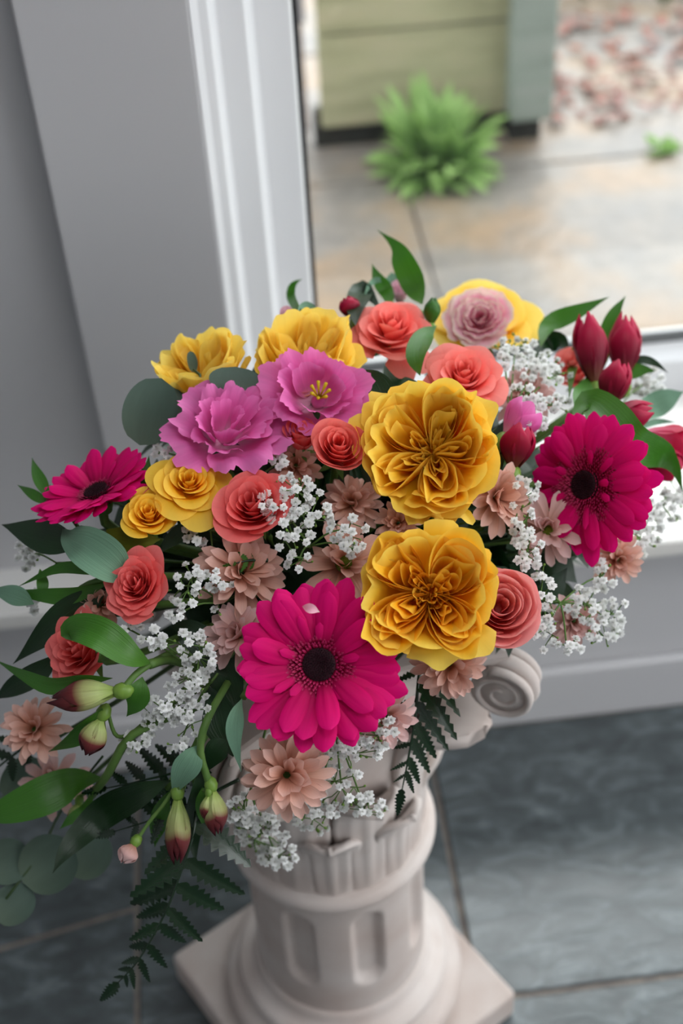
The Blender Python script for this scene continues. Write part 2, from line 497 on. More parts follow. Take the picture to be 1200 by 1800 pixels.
# ---- the rest of the room (out of view): ceiling, side and back walls with openings
cb = MB().box((-1.66, -2.3, 2.4), (-.1, 1.24, 2.5)).box((.9, -2.3, 2.4), (1.98, 1.24, 2.5)).box((-.1, .35, 2.4), (.9, 1.24, 2.5)).box((-.1, -2.3, 2.4), (.9, -.35, 2.5))  # gap between the boxes is added to let sky light onto the flowers
structure('ceiling', cb.mesh('ceiling', M['wallpaint'], False), 'white ceiling with an opening added to light the flowers from above', None, 'ceiling')
structure('wall_side', MB().box((-1.76, -2.3, 0), (-1.66, 1.24, 2.4)).mesh('wall_side', M['wallpaint'], False), 'white side wall on the left', None, 'wall')
structure('wall_back', MB().box((-1.66, -2.4, 0), (1.98, -2.3, 2.4)).mesh('wall_back', M['wallpaint'], False), 'plain white back wall', None, 'wall')
wb3 = MB().box((1.98, -2.3, 0), (2.08, 1.24, .5)).box((1.98, -2.3, 2.3), (2.08, 1.24, 2.4)).box((1.98, .95, .5), (2.08, 1.24, 2.3)).box((1.98, -2.3, .5), (2.08, -1.7, 2.3))
structure('wall_right', wb3.mesh('wall_right', M['wallpaint'], False), 'white right wall with a wide window opening', None, 'wall')

structure('sky_blocker', MB().box((-1.8, 1.24, 2.4), (2.1, 1.85, 2.5)).mesh('overhang', M['pvc'], False), 'white eaves added outside to shade the floor near the window', None, 'overhang')  # added unseen overhang, blocks high sky so the floor by the wall stays dark

# ================================================================== OUTSIDE
random.seed(5)
pat = structure('patio_ground', MB().box((-3, 1.30, -.12), (5, 6, -.03)).mesh('patio_bed', M['soil'], False), 'wet sandstone paved patio outside the window', None, 'patio')
def slab(x0, y0, x1, y1, tilt=0):
    g = .004
    me = MB().box((x0+.0015, y0+g, -.05), (x1-.0015, y1-g, 0)).mesh('slab', M['slab'], False)
    o = link('paving_slab', me, pat, (0, 0, random.uniform(-.003, .003)))
    bevel(o, .006, 2)
for (xs, y0, y1) in (([-2.4,-1.5,-.6,.31,1.21,2.1,3.0], 1.31, 2.285), ([-2.2,-1.3,-.4,.12,1.9,2.6,3.2], 2.285, 2.86), ([-2.4,-1.5,-.6,.3,1.05,1.9,2.8,3.6], 2.86, 3.5)):
    for a, b in zip(xs[:-1], xs[1:]): slab(a, y0, b, y1)

# fence panel: wide mossy boards on a post
fn = empty('timber_fence', (.4, 2.385, 0))
props(fn, 'weathered mossy green timber fence panel with wide horizontal boards', 'fence')
z0 = .062
for i, h in enumerate((.182, .19, .19, .19, .19)):
    me = MB().box((-.228, .0, z0), (.19, .03, z0+h-.006)).mesh('board', M['board'], False)
    o = link('board', me, fn, (0, (-.004 if i % 2 else 0), 0)); bevel(o, .004, 2)
    z0 += h
link('shadow_gap_board', MB().box((-.24, .045, 0), (.20, .07, .075)).mesh('shadow_gap_board', M['gap_shadow'], False), fn)  # dark strip with the shadow under the fence put into its colour
o = link('post', MB().box((.120, -.05, .062), (.200, .03, 1.1)).mesh('post', M['post'], False), fn); bevel(o, .005, 2)
link('post_foot', MB().box((.13, .0, 0), (.19, .03, .062)).mesh('post_foot', M['gap_shadow'], False), fn)
# a slice of the house wall at the left edge of the view
hw = empty('garden_wall', (.085, 2.5, 0))
props(hw, 'pale rendered wall end with a red brick foot beside fence', 'wall')
link('render', MB().box((-.5, 0, .22), (.075, .1, 1.4)).mesh('render', M['render_wall'], False), hw)
for k in range(3):
    for q in range(3):
        link('brick', MB().box((-.5+.19*q+.003, 0, .073*k+.003), (-.5+.19*(q+1)-.003, .1, .073*(k+1)-.003)).mesh('brick', M['brick'], False), hw)

# leaf litter and low planting past the slabs
def leaf_cloud(name, n, xr, yr, zr, size, mat, seed, flat=True):
    rn = random.Random(seed); b = MB()
    for _ in range(n):
        c = np.array([rn.uniform(*xr), rn.uniform(*yr), rn.uniform(*zr)])
        a = rn.uniform(0, 6.28); s = size*rn.uniform(.6, 1.3)
        d = np.array([math.cos(a), math.sin(a), rn.uniform(-.1, .3) if flat else rn.uniform(.3, 1.4)]); d = unit(d)
        e = unit(np.cross(d, [0, 0, 1])); nrm = np.cross(e, d)
        P = np.array([[c+d*s*v+e*s*.36*u*math.sin(math.pi*(.08+.88*v))+nrm*s*.12*(u*u+v*v) for u in (-1, 0, 1)] for v in (0, .33, .66, 1)])
        b.add(*grid_data(P))
    return b.mesh(name, mat)
props(link('leaf_litter', leaf_cloud('leaf_litter', 210, (.60, 1.35), (2.42, 2.95), (.002, .012), .035, M['litter'], 3)), 'reddish brown fallen leaves scattered over the far paving', 'leaf litter', None, 'stuff')
props(link('low_planting', leaf_cloud('low_planting', 700, (.35, 2.0), (2.93, 3.3), (0, .12), .05, M['hedge'], 4, False)), 'strip of low green plants beyond the paving', 'plants', None, 'stuff')
props(link('joint_moss', leaf_cloud('joint_moss', 30, (.78, .82), (2.26, 2.30), (0, .01), .025, M['weed'], 9, False)), 'tiny green moss tuft in the paving joint', 'moss', None, 'stuff')

wd = empty('weed', (.372, 2.275, 0))
props(wd, 'light green leafy weed growing from the paving joint', 'weed')
rn = random.Random(8)
def weed_leaf(L, w, e0, e1):
    nv = 7; P = np.zeros((nv, 5, 3)); r = 0; z = 0
    for i in range(nv):
        v = i/(nv-1); a = e0+(e1-e0)*v
        if i: r += math.cos(a)*L/(nv-1); z += math.sin(a)*L/(nv-1)
        hw_ = w*(.25+.75*math.sin(math.pi*min(1, v*.8+.08)))*(1 if v < .8 else math.sqrt(max(.03, 1-((v-.8)/.2)**2)))
        for j in range(5):
            u = (j-2)/2; P[i, j] = (r, u*hw_, z+abs(u)*hw_*.3)
    return P
wl = [grid_mesh('weed_leaf', weed_leaf(L, w, e0, e1), M['weed']) for L, w, e0, e1 in ((.14,.012,1.4,.6),(.12,.013,1.1,.2),(.10,.013,.7,-.2),(.155,.011,1.5,.9),(.11,.012,.4,-.2))]
for k in range(150):
    o = link('leaf', wl[k % 5], wd, (rn.uniform(-.035, .035), rn.uniform(-.02, .03), 0), (rn.uniform(-.2,.2), rn.uniform(-.2,.2), rn.uniform(0, 6.28)), rn.uniform(.8, 1.2))

# ================================================================== PEDESTAL
PX, PY = .022, .68
ped = empty('pedestal', (PX, PY, 0))
props(ped, 'short white plaster column pedestal with carved leaf capital', 'pedestal')
pa = math.atan2(.636-.678, .181-.018)       # direction of one plinth corner
hd = .168
sq = [(-.004+hd*math.cos(pa+k*math.pi/2), -.002+hd*math.sin(pa+k*math.pi/2)) for k in range(4)]
V = [(x, y, 0) for x, y in sq]+[(x, y, .04) for x, y in sq]
o = link('plinth', mesh_from('plinth', V, [(3,2,1,0),(4,5,6,7),(0,1,5,4),(1,2,6,5),(2,3,7,6),(3,0,4,7)], M['plaster'], smooth=False), ped)
bevel(o, .005, 3)
def torus_prof(r, z, a, b, n=10): return [(r+a*math.cos(t), z+b*math.sin(t)) for t in np.linspace(-math.pi/2, math.pi/2, n)]
link('base_moulding', MB().lathe([(.095,.038)]+torus_prof(.094,.054,.018,.016)+[(.094,.074)]+torus_prof(.088,.082,.010,.008)+[(.084,.092),(.081,.098),(.080,.106),(.076,.106)], 64).mesh('base_moulding', M['plaster']), ped)
# fluted shaft
nz_, na = 44, 192
Vs = []; 
zz = np.linspace(.100, .284, nz_)
fl0 = -math.pi/2+math.radians(15)
for z in zz:
    for k in range(na):
        a = 2*math.pi*k/na
        r = .0765
        q = (a-fl0)/(math.pi/4); d = (q-round(q))*(math.pi/4)*.0765   # arc distance from a flute's centre
        hz = .052; cz = .201; hw_ = .0125
        dz = max(0.0, abs(z-cz)-(hz-hw_)); dd = math.hypot(d, dz)/hw_
        if dd < 1.25: 
            s_ = min(1.0, max(0.0, (1.2-dd)/.45)); s_ = s_*s_*(3-2*s_)
            r -= .0085*s_
        Vs.append((r*math.cos(a), r*math.sin(a), z))
Fs = [(i*na+k, i*na+(k+1) % na, (i+1)*na+(k+1) % na, (i+1)*na+k) for i in range(nz_-1) for k in range(na)]
link('shaft', mesh_from('shaft', Vs, Fs, M['plaster']), ped)
link('rim', MB().lathe([(.074,.276)]+torus_prof(.079,.287,.0085,.009)+[(.074,.297)], 64).mesh('rim', M['plaster']), ped)
# capital bell
link('capital_bell', MB().lathe([(.072,.29),(.0715,.36),(.073,.43),(.078,.47),(.090,.515),(.096,.525)], 64).mesh('bell', M['plaster']), ped)
def acanthus(L, w, e_curl, r0, start=.55, back=4.0):
    """upright carved leaf against the bell, tip curling out"""
    nv, nu = 30, 15
    P = np.zeros((nv, nu, 3)); r, z = r0, 0.0
    for i in range(nv):
        v = i/(nv-1)
        a = math.radians(90-back*v) if v < start else math.radians(90-back*start-((v-start)/(1-start))**1.15*e_curl)
        if i: r += math.cos(a)*L/(nv-1); z += math.sin(a)*L/(nv-1)
        ww = w*(.86+.20*math.sin(math.pi*v*.9))*(1 if v < .74 else math.sqrt(max(.03, 1-((v-.74)/.262)**2)))
        ww *= 1-.05*abs(math.sin(v*math.pi*5))
        for j in range(nu):
            u = (j-(nu-1)/2)/((nu-1)/2)
            th = u*ww/r0
            dep = .0040*(1-abs(u))**.6 + .0011*math.cos(abs(u)*13)*math.sin(math.pi*min(1, v*1.15))
            rr = r+dep*math.sin(a)
            P[i, j] = (rr*math.cos(th), rr*math.sin(th), z-dep*math.cos(a))
    return P
AZ = math.radians(-27)
me1 = grid_mesh('acanthus_low', acanthus(.090, .024, 48, .075, .6), M['plaster'])
me2 = grid_mesh('acanthus_mid', acanthus(.150, .025, 70, .0745, .66), M['plaster'])
me3 = grid_mesh('acanthus_corner', acanthus(.212, .030, 112, .074, .66, 6.0), M['plaster'])
for k in range(8):
    o = link('acanthus_leaf', me1, ped, (0, 0, .292), (0, 0, AZ+math.pi/8+k*math.pi/4))
    s_ = o.modifiers.new('thick', 'SOLIDIFY'); s_.thickness = .006; s_.offset = -1
    o = link('acanthus_leaf', me3 if k % 2 == 0 else me2, ped, (0, 0, .292), (0, 0, AZ+k*math.pi/4))
    s_ = o.modifiers.new('thick', 'SOLIDIFY'); s_.thickness = .010 if k % 2 == 0 else .006; s_.offset = -1
# corner volutes: spiral scrolls in the radial plane
def volute_mesh():
    b = MB(); n = 64; pts = []; rad = []
    for i in range(n):
        t = i/(n-1); a = math.pi*.62-t*2*math.pi*2.1
        rr = .0205*(1-t)**.85+.003
        pts.append((.142+rr*math.cos(a), 0, -.03+rr*math.sin(a))); rad.append(.0052*(1-.55*t))
    lead = curve([(.080, 0, -.075), (.090, 0, -.035), (.114, 0, -.014), pts[0]], 10)[:-1]
    allp = np.array(list(map(tuple, lead))+pts); rads = [.007]*len(lead)+rad
    b.tube(allp, rads, 8)
    disc = []
    for sgn in (-1, 1):
        disc += [tuple((.142+.0222*math.cos(q), sgn*.009, -.03+.0222*math.sin(q))) for q in np.linspace(0, 2*math.pi, 28, endpoint=False)]
    F = [(k, (k+1) % 28, 28+(k+1) % 28, 28+k) for k in range(28)]+[tuple(range(28))[::-1], tuple(range(28, 56))]
    b.add(disc, F)
    for sgn in (-1, 1):
        b.tube([(p[0], sgn*.009, p[2]) for p in pts], [r_*.62 for r_ in rad], 6)
    return b.mesh('volute', M['plaster'])
vm = volute_mesh()
for k in range(4):
    link('volute', vm, ped, (0, 0, .545), (0, 0, AZ+k*math.pi/2), (1, 1.2, 1))
# abacus: square slab with deeply concave sides
ab = []
for k in range(4):
    for t in np.linspace(0, 1, 13)[:-1]:
        a0, a1 = AZ+k*math.pi/2, AZ+(k+1)*math.pi/2
        p = np.array([math.cos(a0), math.sin(a0)])*.148*(1-t)+np.array([math.cos(a1), math.sin(a1)])*.148*t
        p *= 1-.20*math.sin(math.pi*t)**.7
        ab.append(p)
n = len(ab)
V = [(p[0], p[1], .535) for p in ab]+[(p[0], p[1], .549) for p in ab]
o = link('abacus', mesh_from('abacus', V, [tuple(range(n))[::-1], tuple(range(n, 2*n))]+[(i, (i+1) % n, n+(i+1) % n, n+i) for i in range(n)], M['plaster'], smooth=False), ped)
bevel(o, .004, 2)
# foam that carries the stems
props(link('floral_foam', MB().lathe([(.085,-.018),(.092,0),(.088,.03),(.06,.055),(.02,.062)], 28).mesh('foam', M['foam']), None, (FOAM[0], FOAM[1], FOAM[2])),
      'dark green foam block on the pedestal holding the stems', 'floral foam')

# ================================================================== FLOWER BUILDERS
def to_local(o, pts):
    mi = np.array(o.matrix_world.inverted())
    pts = np.asarray(pts, float)
    return pts @ mi[:3, :3].T + mi[:3, 3]

def add_stem(o, base_w, nrm_w, rad=.0025, mat='stem'):
    """stem in world space from a flower's base into the foam"""
    b = np.asarray(base_w, float)
    d = unit(FOAM-b)
    L = np.linalg.norm(FOAM-b)
    pts = curve([b-nrm_w*.004, b-nrm_w*min(.03, L*.3), b*.45+FOAM*.55-nrm_w*.01, FOAM+np.array([0, 0, .03])], 10)
    me = MB().tube(to_local(o, pts), [rad]*10, 6).mesh('stem', M[mat])
    return link('stem', me, o)

def wrap_petal(R, Rt, h, phi, ang, t, lip=.2, roll=.1, ruf=0.0, rk=3.0, ph=0.0, nu=11, nv=9, r0=.06, vpow=.62, notch=0.0, rnd=.28, lean=0.0, pw=2.6):
    """petal wrapped round the flower's axis. Rt: radius at the top, h: height"""
    P = np.zeros((nv, nu, 3))
    for i in range(nv):
        v = i/(nv-1)
        for j in range(nu):
            u = (j-(nu-1)/2)/((nu-1)/2)
            ve = v*(1-rnd*abs(u)**pw-notch*max(0, 1-abs(u)*3)*.3)
            r = R*r0+(Rt-R*r0)*ve**vpow
            z = h*ve**1.15
            k = max(0.0, (ve-.62)/.38)
            r += lip*R*k*k*.55
            z -= lip*R*k*k*.42
            r += roll*R*abs(u)**3*ve*ve*.5
            z -= roll*R*abs(u)**3*ve*ve*.25
            w = math.sin(rk*math.pi*u+ph)+.5*math.sin(rk*1.9*math.pi*u+ph*2.3)
            r += ruf*R*(w+(.45*math.sin(rk*4.7*math.pi*u+ph*3) if nu > 24 else 0)*ve**4)*ve**3
            z += ruf*R*.6*math.cos(rk*1.3*math.pi*u+ph*1.7)*ve**3
            r *= 1+.05*u
            r = max(r, R*.02)
            th = ang+u*phi*(.35+.65*min(1.0, ve*1.7)**.7)*(1-.12*ve**4)
            P[i, j] = (r*math.cos(th), r*math.sin(th), z)
    return P

def warp(P, R, amp, seed):
    """bends a whole flower a little so that no two petals are alike"""
    if amp <= 0: return P
    rn = random.Random(seed*7+1)
    Q = P/R; D = np.zeros_like(P)
    for f, a in ((1.6, 1.0), (3.1, .6), (5.7, .32)):
        for c in range(3):
            k = np.array([rn.gauss(0, 1), rn.gauss(0, 1), rn.gauss(0, 1)]); k = k/np.linalg.norm(k)*f
            D[..., c] += a*np.sin(Q @ k+rn.uniform(0, 6.28))
    return P+D*amp*R

def calyx(o, R, mat='stem', n=5):
    b = MB()
    b.lathe([(.0028, -.012), (R*.14, -.008), (R*.2, -.002), (R*.1, .0)], 10)
    for k in range(n):
        a = 2*math.pi*k/n
        P = np.zeros((5, 3, 3))
        for i in range(5):
            v = i/4; w = R*.14*math.sin(math.pi*(.2+.75*v))*(1-v)**.4
            rr = R*(.12+.6*v); zz_ = -.002-R*.12*v*v+R*.1*v
            for j in range(3):
                s = (j-1)*w
                P[i, j] = (rr*math.cos(a)-s*math.sin(a), rr*math.sin(a)+s*math.cos(a), zz_)
        b.add(*grid_data(P))
    return link('calyx', b.mesh('calyx', M[mat]), o, (0, 0, -R*.14))

def flower_empty(name, px, py, dpx, nx, ny, off, hc, spin, dep=None):
    t = (dome(px, py) if dep is None else dep)+off
    c = CAM+ray(px, py)*t
    R = dpx*(.60 if name == 'chrysanthemum' else .5)*t/FPX
    ax = frame_at(px, py, nx, ny, spin)
    base = c-ax[2]*hc*R
    return empty(name, base, ax), R, base, ax

def rose(label, px, py, dpx, nx, ny, mat='coral', n=26, H=.75, lip=.22, roll=.14, ruf=.012, rk=1.5, phi0=1.5, phi1=.8, off=0.0, seed=1,
         open_=.5, spin=0, group=None, wp=.035, pw=2.6, nu=13, nv=10, name='rose', cat='rose', tight=1.1, inner=.1, hc=.38, dep=None, sep=True, rnd=.28, droop=0, vpow=.62):
    o, R, base, ax = flower_empty(name, px, py, dpx, nx, ny, off, hc, spin, dep)
    props(o, label, cat, group)
    rn = random.Random(seed)
    for i in range(n):
        t = i/(n-1)
        Rt = R*(inner+(.93-inner)*t**tight)*rn.uniform(.95, 1.05)
        h = R*H*(1-open_*t**1.6)*rn.uniform(.94, 1.06)
        P = wrap_petal(R, Rt, h, phi0+(phi1-phi0)*t**.7, i*2.39996+rn.uniform(-.2, .2), t, lip*t*rn.uniform(.7, 1.3), roll*t*rn.uniform(.6, 1.4),
                       ruf*(.3+.7*t)*rn.uniform(.7, 1.3), rk*rn.uniform(.85, 1.15), rn.uniform(0, 6.28), nu=nu, nv=nv, rnd=rnd, vpow=vpow, pw=pw)
        link('petal', grid_mesh('petal', warp(P, R, wp, seed), M[mat]), o)
    for k in range(droop):
        P = wrap_petal(R, R*.9, -R*.12, .5, rn.uniform(-2.6, -.6), 1, .5, .2, .02, 1.5, rn.uniform(0, 6.28), rnd=.3)
        link('petal', grid_mesh('petal', P, M[mat]), o)
    link('heart', MB().lathe([(R*.16, -R*.02), (R*.13, R*.05), (R*.06, R*.09), (R*.01, R*.10)], 14).mesh('heart', M[mat]), o)
    if sep: calyx(o, R)
    add_stem(o, base, ax[2])
    return o

def garden_rose(label, px, py, dpx, nx, ny, mat='yellow', core='yellow_deep', off=0.0, seed=1, spin=0.0, quarters=4, sheets=6, H=.62, guard=14, hc=.4, ruf=.05,
                name='garden_rose', group=None, Rin=.74, dep=None, gphi=.72, cup=.5, wp=.05):
    o, R, base, ax = flower_empty(name, px, py, dpx, nx, ny, off, hc, spin, dep)
    props(o, label, 'rose', group)
    rn = random.Random(seed)
    for i in range(guard):                      # ruffled outer petals
        t = i/(guard-1)
        Rt = R*(.70+.24*t)*rn.uniform(.95, 1.06)
        h = R*H*(1.12-.5*t**1.3)*rn.uniform(.88, 1.12)
        P = wrap_petal(R, Rt, h, gphi*rn.uniform(.8, 1.2), i*2.39996+rn.uniform(-.3, .3), t, .26*t*rn.uniform(-.2, 1.6), .12*rn.uniform(-.6, 1.5),
                       ruf*(.5+.6*t)*rn.uniform(.6, 1.5), rn.uniform(1.2, 2.6), rn.uniform(0, 6.28), nu=21, nv=12, rnd=.18, vpow=.45, notch=rn.uniform(0, .6))
        link('petal', grid_mesh('petal', warp(P, R, wp, seed), M[mat]), o)
    Ri = R*Rin
    cuts = np.cumsum([rn.uniform(.75, 1.3) for _ in range(quarters)]); cuts = cuts/cuts[-1]*2*math.pi
    for q in range(quarters):                   # folded petals packed into quarters
        lo = cuts[q-1]-(2*math.pi if q == 0 else 0); hi = cuts[q]
        tq = (lo+hi)/2; half = (hi-lo)/2
        nsh = sheets+rn.choice((0, 1))
        for j in range(nsh):
            f = j/nsh
            rj = Ri*(1.06-.90*f)*rn.uniform(.93, 1.07)
            dl = half*(1.10-.50*f)*rn.uniform(.85, 1.1)
            ns, nk = 31, 8
            P = np.zeros((nk, ns, 3))
            p1, p2, p3, p4 = (rn.uniform(0, 6.28) for _ in range(4))
            k1, k2 = rn.uniform(3.5, 6.5), rn.uniform(7, 11)
            leanv = rn.uniform(-.10, .16)
            hz = rn.uniform(-.10, .10)
            sh = rn.uniform(-.25, .25)
            for b in range(ns):
                s = (b-(ns-1)/2)/((ns-1)/2)
                r_ = rj*(1-.86*abs(s)**2.2)+Ri*(.055*math.sin(k1*s+p1)+.025*math.sin(k2*s+p4))*(1-s*s)
                th = tq+dl*s+sh*(1-s*s)*half*.6+.10*math.sin(5*s+p2)*(1-s*s)
                ztop = R*H*(cup+(1-cup)*min(1.1, r_/Ri)+hz)+R*.05*math.sin(k1*1.2*s+p3)-R*.10*abs(s)**3
                for a in range(nk):
                    v = a/(nk-1)
                    z = ztop*(.12+.88*v)
                    rr = max(r_, R*.02)*(.45+.55*v**.6)+leanv*R*max(0, v-.55)*(1+.6*math.sin(k2*s+p2))
                    P[a, b] = (rr*math.cos(th), rr*math.sin(th), z)
            link('petal', grid_mesh('petal', warp(P, R, wp, seed), M[core]), o)
    link('heart', MB().lathe([(R*.16, -R*.02), (R*.14, R*.08), (R*.07, R*.16), (R*.01, R*.18)], 14).mesh('heart', M[core]), o)
    for j in range(7):                          # crumpled heart
        P = wrap_petal(R, R*(.06+.03*j), R*H*cup*rn.uniform(.9, 1.15), 1.1, j*2.4, 0, .05, .1, .02, 2, rn.uniform(0, 6), nu=9, nv=7, rnd=.2, vpow=.4)
        link('petal', grid_mesh('petal', warp(P, R, wp, seed), M[core]), o)
    calyx(o, R)
    add_stem(o, base, ax[2], .003)
    return o

def tongue(L, w, e0, e1, r0=0.0, z0=0.0, cup=.2, groove=0.0, tipw=.75, nv=10, nu=7, basew=.35, side=0.0, tip=.25):
    """strap shaped petal along +x"""
    P = np.zeros((nv, nu, 3)); r, z = r0, z0
    for i in range(nv):
        v = i/(nv-1); a = e0+(e1-e0)*v
        if i: r += math.cos(a)*L/(nv-1); z += math.sin(a)*L/(nv-1)
        ww = w*(basew+(1-basew)*min(1, v/tipw)**.7)
        if v > 1-tip: ww *= math.sqrt(max(.02, 1-((v-(1-tip))/tip)**2))
        for j in range(nu):
            u = (j-(nu-1)/2)/((nu-1)/2)
            d = cup*ww*u*u + groove*ww*math.cos(2.5*math.pi*u)*math.sin(math.pi*min(1, v+.15))
            P[i, j] = (r-math.sin(a)*d, u*ww+side*L*v*v, z+math.cos(a)*d)
    return P

def gerbera(label, px, py, dpx, nx, ny, off=0.0, spin=0.0, seed=1, cup=0.0, dep=None, eyez=.0):
    o, R, base, ax = flower_empty('gerbera', px, py, dpx, nx, ny, off, .12, spin, dep)
    props(o, label, 'gerbera', 'gerberas in the bouquet')
    rn = random.Random(seed)
    rings = [(21, 1.0, .275, .12+cup, -.08+cup, 0.0), (19, .95, .27, .22+cup, -.05+cup, .012), (9, .86, .25, .34+cup, .10+cup, .02)]
    for q, (n, L, w, e0, e1, z0) in enumerate(rings):
        vs = [grid_mesh('ray_petal', tongue(R*(L-.2)*s, R*w*.5*s2, e0+de, e1+de2, R*.2, R*z0, -.24, .06, .5, 13, 9, .34, sd, .30), M['gerbera'])
              for s, s2, de, de2, sd in ((1,1,0,0,.02),(.96,1.08,.06,-.1,-.03),(1.03,.95,-.05,.08,.04),(.93,1.05,.1,.15,-.05))]
        for k in range(n):
            a = 2*math.pi*(k+.5*q+rn.uniform(-.16, .16))/n
            link('petal', vs[rn.randrange(4)], o, (0, 0, rn.uniform(0, .03)*R), (rn.uniform(-.2, .2), rn.uniform(-.09, .06), a), (rn.uniform(.93, 1.04), 1, 1))
    fb = [grid_mesh('short_petal', tongue(R*L, R*.05, .6, .2, R*.22, R*.05, -.25, 0, .6, 7, 5, .5), M['gerbera']) for L in (.26, .38)]
    for k in range(9):
        a = 2*math.pi*(k+rn.uniform(-.4, .4))/9
        link('petal', fb[k % 2], o, None, (rn.uniform(-.2, .2), rn.uniform(-.1, .1), a))
    b = MB()
    for ring in range(10):                      # crowd of tiny inner florets
        rr = R*(.17+.032*ring); n = 34+4*ring
        for k in range(n):
            a = 2*math.pi*(k+.5*(ring % 2)+rn.uniform(-.2, .2))/n
            P = tongue(R*rn.uniform(.06, .10), R*.017, 1.35-.12*ring, .5-.05*ring, 0, 0, -.3, 0, .5, 4, 3, .6)
            c, s = math.cos(a), math.sin(a)
            Q = P.copy(); Q[..., 0] = (P[..., 0]+rr)*c-P[..., 1]*s; Q[..., 1] = (P[..., 0]+rr)*s+P[..., 1]*c
            Q[..., 2] += R*.06-R*.004*ring
            b.add(*grid_data(Q))
    props(link('inner_florets', b.mesh('inner_florets', M['gerbera_in']), o), kind='stuff')
    b = MB().lathe([(R*.22, -.002), (R*.215, R*.05), (R*.17, R*.10), (R*.09, R*.085), (R*.01, R*.07)], 28)
    for k in range(150):
        rr = R*.175*math.sqrt((k+.5)/150); a = k*2.39996
        z = R*.095-R*.02*(1-rr/(R*.175))
        b.tube([(rr*math.cos(a), rr*math.sin(a), z-.001), (rr*1.04*math.cos(a), rr*1.04*math.sin(a), z+R*.035)], [R*.010, R*.004], 4)
    link('disc', b.mesh('disc', M['disc']), o)
    b = MB().lathe([(.0035, -.014), (R*.2, -.006), (R*.26, .0), (R*.2, .002)], 16)
    link('calyx', b.mesh('calyx', M['stem']), o)
    add_stem(o, base, ax[2], .0034)
    return o

def mum(label, px, py, dpx, nx, ny, mat='mum', off=0.0, seed=1, spin=0.0, eye=True, full=4, dep=None, ecc=0.0, n0=15):
    o, R, base, ax = flower_empty('chrysanthemum', px, py, dpx, nx, ny, off, .25, spin, dep)
    props(o, label, 'chrysanthemum', 'peach chrysanthemums in the bouquet')
    rn = random.Random(seed)
    for q in range(full):
        f = q/max(1, full-1) if full > 1 else 0
        n = n0-2*q
        L = R*(.9-.30*f); e0 = .15+1.0*f; e1 = -.25+1.25*f
        vs = [grid_mesh('mum_petal', tongue(L*s, R*.135*s2, e0+de, e1+de2, R*.08, R*.05*q, .32, 0, .7, 8, 5, .4, sd, .28), M[mat])
              for s, s2, de, de2, sd in ((1, 1, 0, 0, .03), (.9, 1.1, .2, .3, -.06), (1.05, .9, -.15, -.35, .08))]
        for k in range(n):
            a = 2*math.pi*(k+.5*q+rn.uniform(-.25, .25))/n
            link('petal', vs[rn.randrange(3)], o, None, (rn.uniform(-.3, .3), rn.uniform(-.15, .15), a))
    if eye:
        b = MB().lathe([(R*.20, R*.02), (R*.20, R*.10), (R*.14, R*.17), (R*.03, R*.19)], 18)
        link('eye', b.mesh('eye', M['mum_eye']), o)
    calyx(o, R*.8, n=8)
    add_stem(o, base, ax[2], .0017, 'stem_dark')
    return o

def bud_tepals(o, base_l, dir_l, L, R, mat, seed=1, flare=0.0, n=6):
    """closed alstroemeria bud: tepals wrapped round dir (local space of o)"""
    rn = random.Random(seed)
    z = unit(dir_l); x = unit(np.cross(z, [.3, .2, 1])); y = np.cross(z, x)
    A = np.stack([x, y, z], 1)
    b = MB()
    b.lathe([(R*.12, -R*1.1), (R*.42, -R*.85), (R*.56, -R*.4), (R*.46, .0), (R*.3, R*.2)], 12)
    b.V = [v @ A.T + np.asarray(base_l) for v in b.V]
    bud = link('bud', b.mesh('bud', M['ovary']), o)
    for k in range(n):
        inner = k >= n//2
        ang = 2*math.pi*(k % (n//2))/(n//2)+(math.pi/3 if inner else 0)+rn.uniform(-.1, .1)
        nv, nu = 11, 7; lk = rn.uniform(.9, 1.03)
        P = np.zeros((nv, nu, 3))
        for i in range(nv):
            v = i/(nv-1)
            rr = R*(math.sin(math.pi*(.09+.82*v**1.25)))*(.86 if inner else 1)+flare*R*3*max(0, v-.45)**1.4
            for j in range(nu):
                u = (j-3)/3
                th = ang+u*1.15*(math.sin(math.pi*(.18+.72*v)))**.8
                zz_ = L*v*(1-.12*abs(u)**2)*lk
                r2 = rr*(1+.10*abs(u)*0-.06*math.cos(3*u))
                P[i, j] = (r2*math.cos(th), r2*math.sin(th), zz_)
        Q = P.reshape(-1, 3) @ A.T + np.asarray(base_l)
        link('tepal', grid_mesh('tepal', Q.reshape(nv, nu, 3), M[mat]), bud)

def leaf_grid(pts, w, nrm, fold=.15, twist0=0.0, twist1=0.0, n=15, nu=7, wp=.45, tip=1.0, wave=0.0):
    """lance leaf along pts (m, 3); nrm: rough facing direction"""
    C = curve(pts, n)
    T = np.gradient(C, axis=0); T /= np.linalg.norm(T, axis=1, keepdims=True)
    P = np.zeros((n, nu, 3))
    for i in range(n):
        v = i/(n-1)
        s = unit(np.cross(T[i], nrm)); m = np.cross(s, T[i])
        a = twist0+(twist1-twist0)*v
        s2 = s*math.cos(a)+m*math.sin(a); m2 = np.cross(s2, T[i])
        ww = w*.54*(max(0.0, math.sin(math.pi*v**wp_exp(wp)))**1.25*.97+.03*(1-v))
        for j in range(nu):
            u = (j-(nu-1)/2)/((nu-1)/2)
            P[i, j] = C[i]+s2*u*ww+m2*(fold*ww*(abs(u)**1.5)+wave*ww*math.sin(v*9+u))
    return P
def wp_exp(wp): return math.log(.5)/math.log(wp)

def add_leaf(o, pts_w, w, mat, nrm=None, **k):
    pts = np.array(pts_w)
    if nrm is None: nrm = unit(CAM-pts[len(pts)//2])
    P = leaf_grid(pts, w, unit(nrm), **k)
    loc = np.array(o.location)
    return link('leaf', grid_mesh('leaf', P-loc, M[mat]), o)

